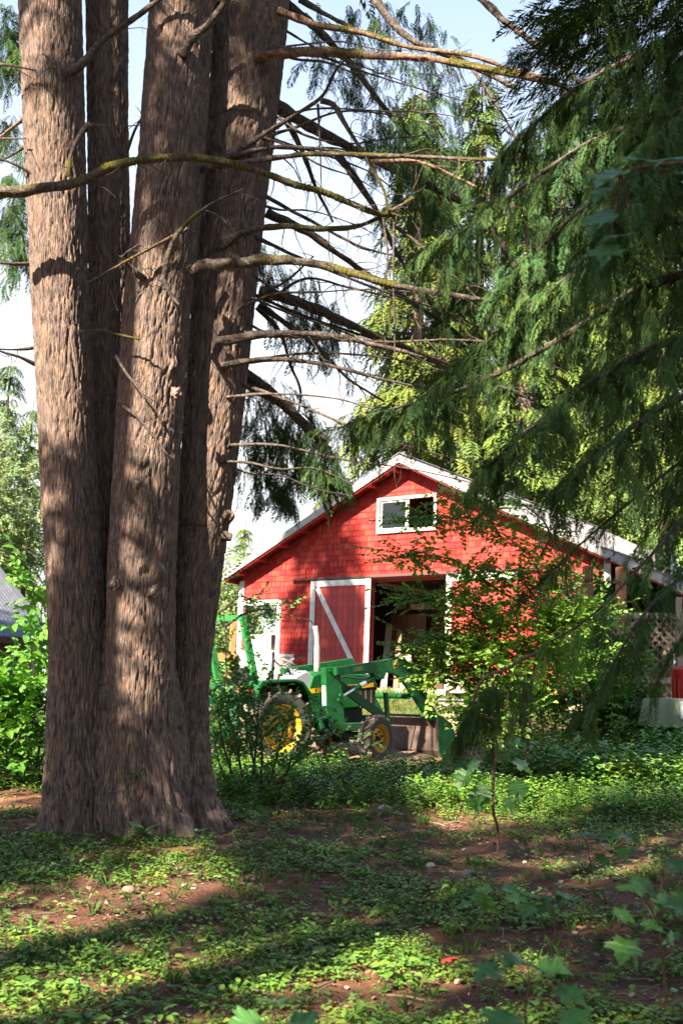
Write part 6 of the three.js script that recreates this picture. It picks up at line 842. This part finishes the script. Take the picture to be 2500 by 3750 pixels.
{ // table under a pale green cloth
  const p = [6.225,1.819,-21], t = thing('patio_table', 'round patio table under a pale green draped cloth at right edge', 'table', [p[0], ground(p[0], -21), -21]), h = [6.229,2.081,-21][1] - ground(p[0], -21), n = 96, pos = [], idx = [];
  const rows = [[0, h], [0.3, h], [0.66, h], [0.7, h - 0.02], [0.73, h - 0.12], [0.77, h - 0.3], [0.81, h - 0.46]];
  rows.forEach(([r, y], k) => { for (let i = 0; i <= n; i++) { const a = i / n * 6.2832, f = Math.max(0, k - 3) * 0.014 * Math.sin(a * 11 + Math.sin(a * 3) * 2), q = r + f; pos.push(Math.cos(a) * q, y - (k > 5 ? 0.05 * Math.abs(Math.sin(a * 2)) : 0), Math.sin(a) * q); } });
  for (let k = 0; k < rows.length - 1; k++) for (let i = 0; i < n; i++) { const a = k * (n + 1) + i, b = a + n + 1; idx.push(a, a + 1, b, b, a + 1, b + 1); }
  const g = new THREE.BufferGeometry(); g.setAttribute('position', new THREE.Float32BufferAttribute(pos, 3)); g.setIndex(idx); g.computeVertexNormals();
  part('cloth', g, mat('pale_green_cloth', [0.2, 0.23, 0.14], 0.8), t); part('cloth_hem', rbox(0.16, 0.3, 0.01, 0.004, -0.2, h - 0.2, 0.775, -0.12), mat('white_paper', [0.8, 0.8, 0.8], 0.6), t);
  part('tabletop', cyl(0.64, 0.64, 0.03, 40, 0, h - 0.025, 0), paleWood, t); for (let k = 0; k < 4; k++) part('leg', rod([Math.cos(k * 1.57 + 0.7) * 0.45, h - 0.04, Math.sin(k * 1.57 + 0.7) * 0.45], [Math.cos(k * 1.57 + 0.7) * 0.55, -0.02, Math.sin(k * 1.57 + 0.7) * 0.55], 0.022), darkWood, t);
  const bp = [6.564,1.831,-22.2], bn = thing('red_bin', 'bright red ribbed plastic bin standing by the lattice fence', 'bin', [bp[0] + 0.02, ground(bp[0], -22.2), -22.2]), bh = [6.577,2.647,-22.2][1] - ground(bp[0], -22.2), rp = mat('red_plastic', [0.6, 0.025, 0.02], 0.35);
  part('body', [new THREE.LatheGeometry([[0, 0.02], [0.17, 0], [0.2, bh * 0.9], [0.225, bh * 0.92], [0.225, bh]].map((q) => new THREE.Vector2(...q)), 28)], rp, bn); for (let k = 0; k < 14; k++) part('rib', bar([Math.cos(k * 0.449) * 0.18, 0.05, Math.sin(k * 0.449) * 0.18], [Math.cos(k * 0.449) * 0.204, bh * 0.88, Math.sin(k * 0.449) * 0.204], 0.02), rp, bn);
  part('lid', [cyl(0.2, 0.235, 0.05, 28, 0, bh + 0.03, 0), rbox(0.1, 0.03, 0.03, 0.01, 0, bh + 0.07, 0)], rp, bn);
}
{ // sawhorse legs among the weeds
  const p = [6.203,1.256,-21.488], top = [5.834,1.716,-20.4], s = thing('sawhorse', 'faded pink and bare wood sawhorse among the weeds at right', 'sawhorse', [p[0], ground(p[0], -20.4), -20.4], -0.5), h = top[1] - s.position.y;
  const pk = mat('faded_pink_paint', [0.62, 0.25, 0.22], 0.7, { map: wearTex }), bw = mat('bare_pine', [0.6, 0.36, 0.2], 0.8, { map: grainTex });
  part('beam', box(0.09, 0.1, 0.9, 0, h, -0.4), pk, s); part('leg', bar([-0.03, h, 0], [-0.1, -0.02, 0.04], 0.07, 0.045), pk, s); part('leg', bar([0.03, h, 0], [0.17, -0.02, 0.04], 0.07, 0.045), bw, s); part('leg', bar([-0.03, h, -0.8], [-0.14, 0, -0.82], 0.07, 0.045), pk, s); part('leg', bar([0.03, h, -0.8], [0.17, 0, -0.82], 0.07, 0.045), bw, s);
}
{ // old stove by the bucket
  const p = [2.242,1.678,-21.6], y = ground(p[0], -21.6), s = thing('old_stove', 'old beige steel stove with two dark knobs beyond the bucket', 'stove', [p[0], y, -21.6], 0.12), h = [2.237,1.946,-21.6][1] - y, w = 0.56, st = mat('beige_enamel', [0.46, 0.37, 0.28], 0.5, { map: wearTex });
  part('body', rbox(w, h - 0.04, 0.5, 0.015, 0, (h - 0.04) / 2, 0), st, s); part('top', rbox(w + 0.06, 0.035, 0.56, 0.012, 0, h - 0.02, 0), mat('stove_top', [0.34, 0.36, 0.42], 0.35, { metalness: 0.4 }), s);
  part('drawer_slot', box(w * 0.7, 0.03, 0.012, 0, h - 0.15, 0.252), blackM, s); for (const x of [-0.08, 0.1]) part('knob', [cyl(0.026, 0.03, 0.03, 14, x, h - 0.24, 0.265, Math.PI / 2), box(0.012, 0.045, 0.02, x, h - 0.24, 0.285)], blackM, s);
  part('oven_door', [rbox(w * 0.86, h * 0.5, 0.02, 0.008, 0, h * 0.32, 0.255), rbox(w * 0.6, 0.02, 0.03, 0.008, 0, h * 0.52, 0.285)], st, s); for (const [x, z] of [[-1, 1], [1, 1], [-1, -1], [1, -1]]) part('leg', cyl(0.02, 0.016, 0.1, 8, x * w * 0.42, -0.02, z * 0.2), blackM, s);
}
{ // pale things standing in the open corner of the barn
  const c = thing('white_chest', 'bright white chest in the open corner bay of the barn', 'chest', [1.654 + 0.812 * -4.62 + 0.584 * 0.25, 2.2, -28.4 + 0.584 * -4.62 - 0.812 * 0.25], -0.6239), wm = mat('white_enamel', [0.82, 0.82, 0.8], 0.4);
  part('body', rbox(1.05, 0.86, 0.62, 0.03, 0, 0.46, 0), wm, c); part('lid', rbox(1.09, 0.09, 0.66, 0.03, 0, 0.94, 0), wm, c); part('handle', rbox(0.2, 0.03, 0.03, 0.01, 0.1, 0.9, 0.345), steel, c);
  const k = thing('grey_crate', 'pale grey open-topped crate standing on the white chest', 'crate', [c.position.x, 3.19, c.position.z], -0.6239), km = mat('grey_board', [0.55, 0.52, 0.48], 0.8, { map: grainTex });
  for (const [w, d, x, z] of [[0.9, 0.025, 0, 0.25], [0.9, 0.025, 0, -0.25], [0.025, 0.475, 0.437, 0], [0.025, 0.475, -0.437, 0]]) part('side', box(w, 0.42, d, x, 0.21, z), km, k); part('base', box(0.85, 0.02, 0.47, 0, 0.012, 0), km, k);
  const q = V([-1.783,1.536,-20]), wp = thing('wooden_post', 'orange-brown wooden post with a cross board left of the roll bar', 'post', [q.x, ground(q.x, -20), -20], 0.3), top = [-1.864,3.099,-20][1] - wp.position.y, ob = mat('orange_wood', [0.55, 0.27, 0.1], 0.75, { map: grainTex });
  part('shaft', rbox(0.1, top, 0.1, 0.008, 0, top / 2, 0), ob, wp); part('cross_board', rbox(0.75, 0.14, 0.035, 0.006, -0.28, top - 0.62, 0.07), ob, wp); part('cross_board', rbox(0.75, 0.12, 0.035, 0.006, -0.28, top - 1.15, 0.07), ob, wp);
  const bl = V([0.139,0.862,-18.298]), w1 = thing('timber_block', 'pale upright timber block beneath the tractor behind the front wheel', 'block', [bl.x, bl.y, bl.z - 0.2], 0.5); part('block', rbox(0.2, 0.3, 0.1, 0.008, 0, 0.14, 0), paleWood, w1); part('block', rbox(0.14, 0.26, 0.12, 0.008, -0.18, 0.12, -0.05), rawWood, w1);
}
{ // stones, cones and scraps on the floor
  const rock = (r, s) => { const g = new THREE.IcosahedronGeometry(r, 2), q = g.attributes.position; for (let i = 0; i < q.count; i++) { const k = 1 + 0.35 * noise(q.getX(i) / r + s, q.getY(i) / r, q.getZ(i) / r); q.setXYZ(i, q.getX(i) * k, q.getY(i) * k * 0.7, q.getZ(i) * k); } const m = mergeVertices(g.deleteAttribute('normal') && (g.deleteAttribute('uv'), g)); m.computeVertexNormals(); return m; };
  const put = (name, g, m, p, label, cat, group, dy = 0.015) => { const o = part(name, g, m); o.position.set(p[0], p[1] + dy, p[2]); return tag(o, label, cat, group); };
  const dark = mat('dark_stone', [0.1, 0.1, 0.115], 0.7, { map: wearTex }), pale = mat('pale_stone', [0.42, 0.38, 0.33], 0.85, { map: wearTex });
  put('stone', rock(0.055, 1), dark, [1.687,0.558,-14.037], 'round dark stone just left of the bare sapling', 'stone');
  put('stone', rock(0.05, 2), dark, [1.183,0.29,-10.196], 'round dark stone on the bare soil below the sapling', 'stone');
  put('stone', rock(0.04, 3), pale, [0.887,0.311,-10.507], 'pale upright pebble on bare soil left of the dark stone', 'stone');
  put('stone', rock(0.08, 4), pale, [0.62,0.531,-13.656], 'flat pale stone in the sunny weeds right of the trunk', 'stone'); put('stone', rock(0.06, 5), pale, [1.029,0.561,-14.087], 'low pale stone among the leaves under the tractor bucket', 'stone');
  put('stone', rock(0.05, 6), mat('brown_stone', [0.2, 0.13, 0.1], 0.9), [-1.502,0.216,-9.143], 'brown bark-like lump on the bare patch below the trunks', 'stone');
  for (const [p, r, l] of [[[2.529,1.212,-21.13], 0.16, 'white rock at the left end of the rubble by the yard'], [[2.647,1.19,-20.951], 0.13, 'white rock in the middle of the rubble by the yard'], [[2.804,1.214,-21.15], 0.15, 'white rock at the right end of the rubble by the yard']]) put('rock', rock(r, r * 90), mat('white_rock', [0.6, 0.58, 0.55], 0.9, { map: wearTex }), p, l, 'rock', 'white rubble by the yard');
  const rl = mapleLeaf(3); rl.rotateZ(0.5); rl.scale(0.1, 0.1, 0.1); put('fallen_leaf', rl, mat('red_leaf', [0.5, 0.03, 0.025], 0.5), [0.696,0.088,-7.288], 'bright red fallen leaf on the ground plants in front', 'leaf', null, 0.07);
  const yl = leafShape(0.09, 0.07); put('fallen_leaf', yl, mat('yellow_leaf', [0.55, 0.42, 0.2], 0.7), [0.906,0.161,-8.351], 'dry yellowish fallen leaf on the soil at right', 'leaf', null, 0.03); put('fallen_leaf', leafShape(0.07, 0.055), mat('yellow_leaf'), [-0.123,0.11,-7.598], 'dry cream fallen leaf among the plants in front', 'leaf', null, 0.09);
  put('lime_strip', rbox(0.09, 0.012, 0.018, 0.004, 0, 0, 0, 0, 0.15), mat('lime_plastic', [0.25, 0.75, 0.06], 0.4), [1.552,0.185,-8.682], 'short lime green plastic strip on the soil at right', 'strip', null, 0.04);
}
{ // bare-stemmed maple sapling and other near maples
  const ml = [mapleLeaf(1), mapleLeaf(4)], mk = (c) => mat('maple_' + c.join(), c, 0.45, { transmission: 0.3, thickness: 0 });
  const sap = (name, label, stem, r, leaves, cols, group) => {
    const o = thing(name, label, 'sapling', stem[0], 0, group), O = o.position.clone(), c = new THREE.CatmullRomCurve3(stem.map((p) => V(p).sub(O)));
    part('stem', tube(stem.map((p) => V(p).sub(O)), [r, r * 0.75, r * 0.4], 8, 0.04, 0.15), limbPaleM, o);
    for (const [p, size, dir, up] of leaves) {
      const q = V(p).sub(O), X = V(dir).normalize(), Z = X.clone().cross(V(up || [0, 1, 0.3])).normalize(), m = new THREE.Mesh(pick(ml), mk(pick(cols))); let near = c.getPointAt(0), bd = 9;
      for (let t = 0; t <= 1; t += 0.02) { const w = c.getPointAt(t), d = w.distanceTo(q) + (w.y > q.y ? 0.15 : 0); if (d < bd) { bd = d; near = w; } }
      m.name = 'leaf'; m.position.copy(q); m.quaternion.setFromRotationMatrix(new THREE.Matrix4().makeBasis(X, Z.clone().cross(X), Z)); m.scale.setScalar(size); o.add(shadow(m));
      part('leaf_stalk', tube([near, near.clone().lerp(q, 0.5).add(V(0, 0.02, 0)), q], [0.004, 0.003, 0.002], 5, 0.04, 0), limbPaleM, o);
    }
    return o;
  };
  const G1 = [[0.07, 0.2, 0.03], [0.055, 0.17, 0.035], [0.1, 0.24, 0.04]], G2 = [[0.06, 0.17, 0.035], [0.07, 0.19, 0.03]];
  reseed(71);
  sap('maple_sapling', 'thin crooked maple sapling with a bare tan stem, few leaves', [[1.53,0.406,-10.9],[1.518,0.639,-10.863],[1.476,0.756,-10.825],[1.463,1.028,-10.787],[1.486,1.34,-10.75],[1.471,1.437,-10.713],[1.503,1.653,-10.675],[1.544,1.732,-10.637],[1.584,1.927,-10.6]], 0.016,
    [[[1.323,1.239,-10.7], 0.26, [-0.9, -0.5, 0.3]], [[1.214,1.144,-10.6], 0.2, [-0.6, -0.8, 0.3]], [[1.287,0.969,-10.7], 0.22, [0.2, -0.9, 0.4]], [[1.344,1.034,-10.6], 0.2, [-0.3, -0.9, 0.5]], [[1.603,1.253,-10.6], 0.22, [0.8, -0.4, 0.3]], [[1.639,1.077,-10.7], 0.22, [0.3, -0.9, 0.4]], [[1.562,0.922,-10.7], 0.18, [0.5, -0.8, 0.3]], [[1.164,1.311,-10.7], 0.22, [-0.9, -0.2, 0.4]], [[1.557,1.402,-10.7], 0.2, [0.8, 0, 0.4]], [[1.391,1.452,-10.8], 0.18, [-0.7, 0.1, 0.5]]], G1);
  const fan = (pts, s0, s1) => pts.map((p) => [p, rr(s0, s1), [rr(-1, 1), rr(-0.5, 0.1), rr(-0.3, 0.9)]]);
  sap('maple_seedling', 'broad blue-green maple leaves nearest the camera at lower right', [[0.738,0.433,-4.4],[0.705,0.587,-4.3],[0.702,0.71,-4.2]], 0.006, [[[0.694,0.781,-4.2], 0.15, [-0.5, 0.2, 0.6]], [[0.725,0.761,-4.2], 0.13, [0.9, 0.15, 0.4]], [[0.612,0.747,-4.25], 0.12, [-0.9, -0.1, 0.5]], [[0.785,0.699,-4.2], 0.13, [0.9, -0.2, 0.5]], [[0.636,0.633,-4.1], 0.15, [-0.7, -0.1, 0.8]], [[0.796,0.652,-4.1], 0.13, [0.6, -0.2, 0.8]]], G2);
  sap('maple_seedling', 'maple seedling leaves at the bottom edge left of centre', [[-0.149,0.401,-4.3],[-0.165,0.542,-4.25],[-0.169,0.624,-4.2]], 0.006, [[[-0.166,0.624,-4.2], 0.13, [0.1, 0.3, 0.9]], [[-0.212,0.573,-4.2], 0.13, [-0.9, 0, 0.5]], [[-0.12,0.575,-4.15], 0.14, [0.9, 0, 0.4]], [[-0.176,0.576,-4.1], 0.12, [-0.2, -0.2, 1]]], G2);
  sap('maple_seedling', 'small maple seedling standing on the bare soil right of centre', [[1.301,0.378,-6.9],[1.284,0.504,-6.85],[1.269,0.594,-6.8]], 0.005, fan([[1.13,0.61,-6.74],[1.24,0.64,-6.76],[1.16,0.64,-6.80],[1.12,0.59,-6.76],[1.38,0.63,-6.82],[1.36,0.63,-6.78],[1.18,0.63,-6.77],[1.32,0.66,-6.85],[1.23,0.58,-6.90]], 0.08, 0.13), G2);
  sap('maple_seedling', 'maple seedling casting leaves over the dark soil right of the sapling', [[1.84,0.556,-8.4],[1.789,0.713,-8.3],[1.752,0.809,-8.2]], 0.006, fan([[1.96,0.78,-8.16],[2.08,0.76,-8.38],[2.01,0.88,-8.17],[1.73,0.83,-8.31],[1.86,0.84,-8.34],[1.69,0.84,-8.25],[1.83,0.73,-8.18],[1.84,0.78,-8.12],[1.89,0.89,-8.13],[1.99,0.86,-8.14]], 0.1, 0.15), G2);
  sap('maple_seedling', 'leafy maple seedling by the right edge in the foreground', [[1.453,0.448,-5.2],[1.409,0.642,-5.1],[1.365,0.798,-5]], 0.008, fan([[1.14,0.86,-4.85],[1.26,0.93,-5.14],[1.34,0.90,-4.81],[1.46,0.91,-5.12],[1.47,1.00,-4.96],[1.52,0.72,-5.19],[1.28,0.71,-4.98],[1.44,1.03,-5.16],[1.20,1.00,-4.80],[1.36,0.88,-5.05],[1.57,0.71,-5.16],[1.19,0.71,-4.96],[1.49,0.81,-5.05],[1.21,0.75,-4.88],[1.43,0.90,-5.02],[1.28,0.80,-4.96]], 0.1, 0.15), G2);
  sap('maple_seedling', 'maple seedling with spread leaves at right, below the dark soil', [[0.859,0.559,-6.3],[0.847,0.643,-6.25],[0.835,0.704,-6.2]], 0.005, fan([[0.90,0.74,-6.25],[0.78,0.72,-6.22],[0.78,0.72,-6.20],[0.79,0.73,-6.12],[0.75,0.65,-6.29],[0.90,0.71,-6.14],[0.84,0.75,-6.19],[0.91,0.73,-6.23]], 0.08, 0.12), G2);
  const over = sap('maple_branch', 'big dark maple leaves reaching in from the right, high up', [[1.751,3.902,-4.4],[1.384,3.848,-4.367],[1.199,3.813,-4.333],[1.051,3.75,-4.3]], 0.01, [[[1.085,3.761,-4.3], 0.2, [-0.8, -0.4, 0.5], [-0.1, 1, 0.4]], [[1.19,3.807,-4.3], 0.22, [-0.2, -0.3, 0.9], [0, 1, 0.3]], [[1.05,3.713,-4.3], 0.15, [-0.9, -0.6, 0.2]], [[1.027,3.625,-4.35], 0.16, [-0.7, -0.8, 0.3]], [[1.258,3.758,-4.3], 0.18, [0.5, -0.4, 0.8]], [[1.015,3.456,-4.3], 0.13, [-0.4, -0.8, 0.5]], [[1.101,3.495,-4.3], 0.15, [-0.9, -0.2, 0.4]]], G2);
  over.userData.category = 'branch';
  // broad-leaved plant and a thin climber at the foot of the trunks
  const hp = [-1.744,0.391,-11.65], ho = thing('broad_leaved_plant', 'low plant with broad pale leaves at the foot of trunks', 'plant', [hp[0], hp[1], -11.15]), lf = leafShape(0.24, 0.12, 0.1, 0.35), hm = mat('hosta_leaf', [0.13, 0.25, 0.07], 0.5, { transmission: 0.3, thickness: 0 });
  for (let k = 0; k < 9; k++) { const m = new THREE.Mesh(lf, hm); m.name = 'leaf'; m.rotation.set(0, k * 0.72 + 0.2, 0.75 - (k % 3) * 0.28, 'YZX'); m.scale.setScalar(rr(0.75, 1.2)); m.position.y = 0.04; ho.add(shadow(m)); }
  shrub('climber', 'thin leafy climber on the bark at the foot of trunks', [-1.841,0.522,-11.3], [[[-1.832,0.502,-11.3],[-1.902,0.717,-11.34],[-1.964,0.914,-11.38],[-1.993,0.993,-11.42]]], leafSprays, { per: 14, size: 0.5, col: [0.09, 0.2, 0.04], spread: 0.05, r: 0.006 }).userData.category = 'climber';
}

renderer.render(scene, camera);
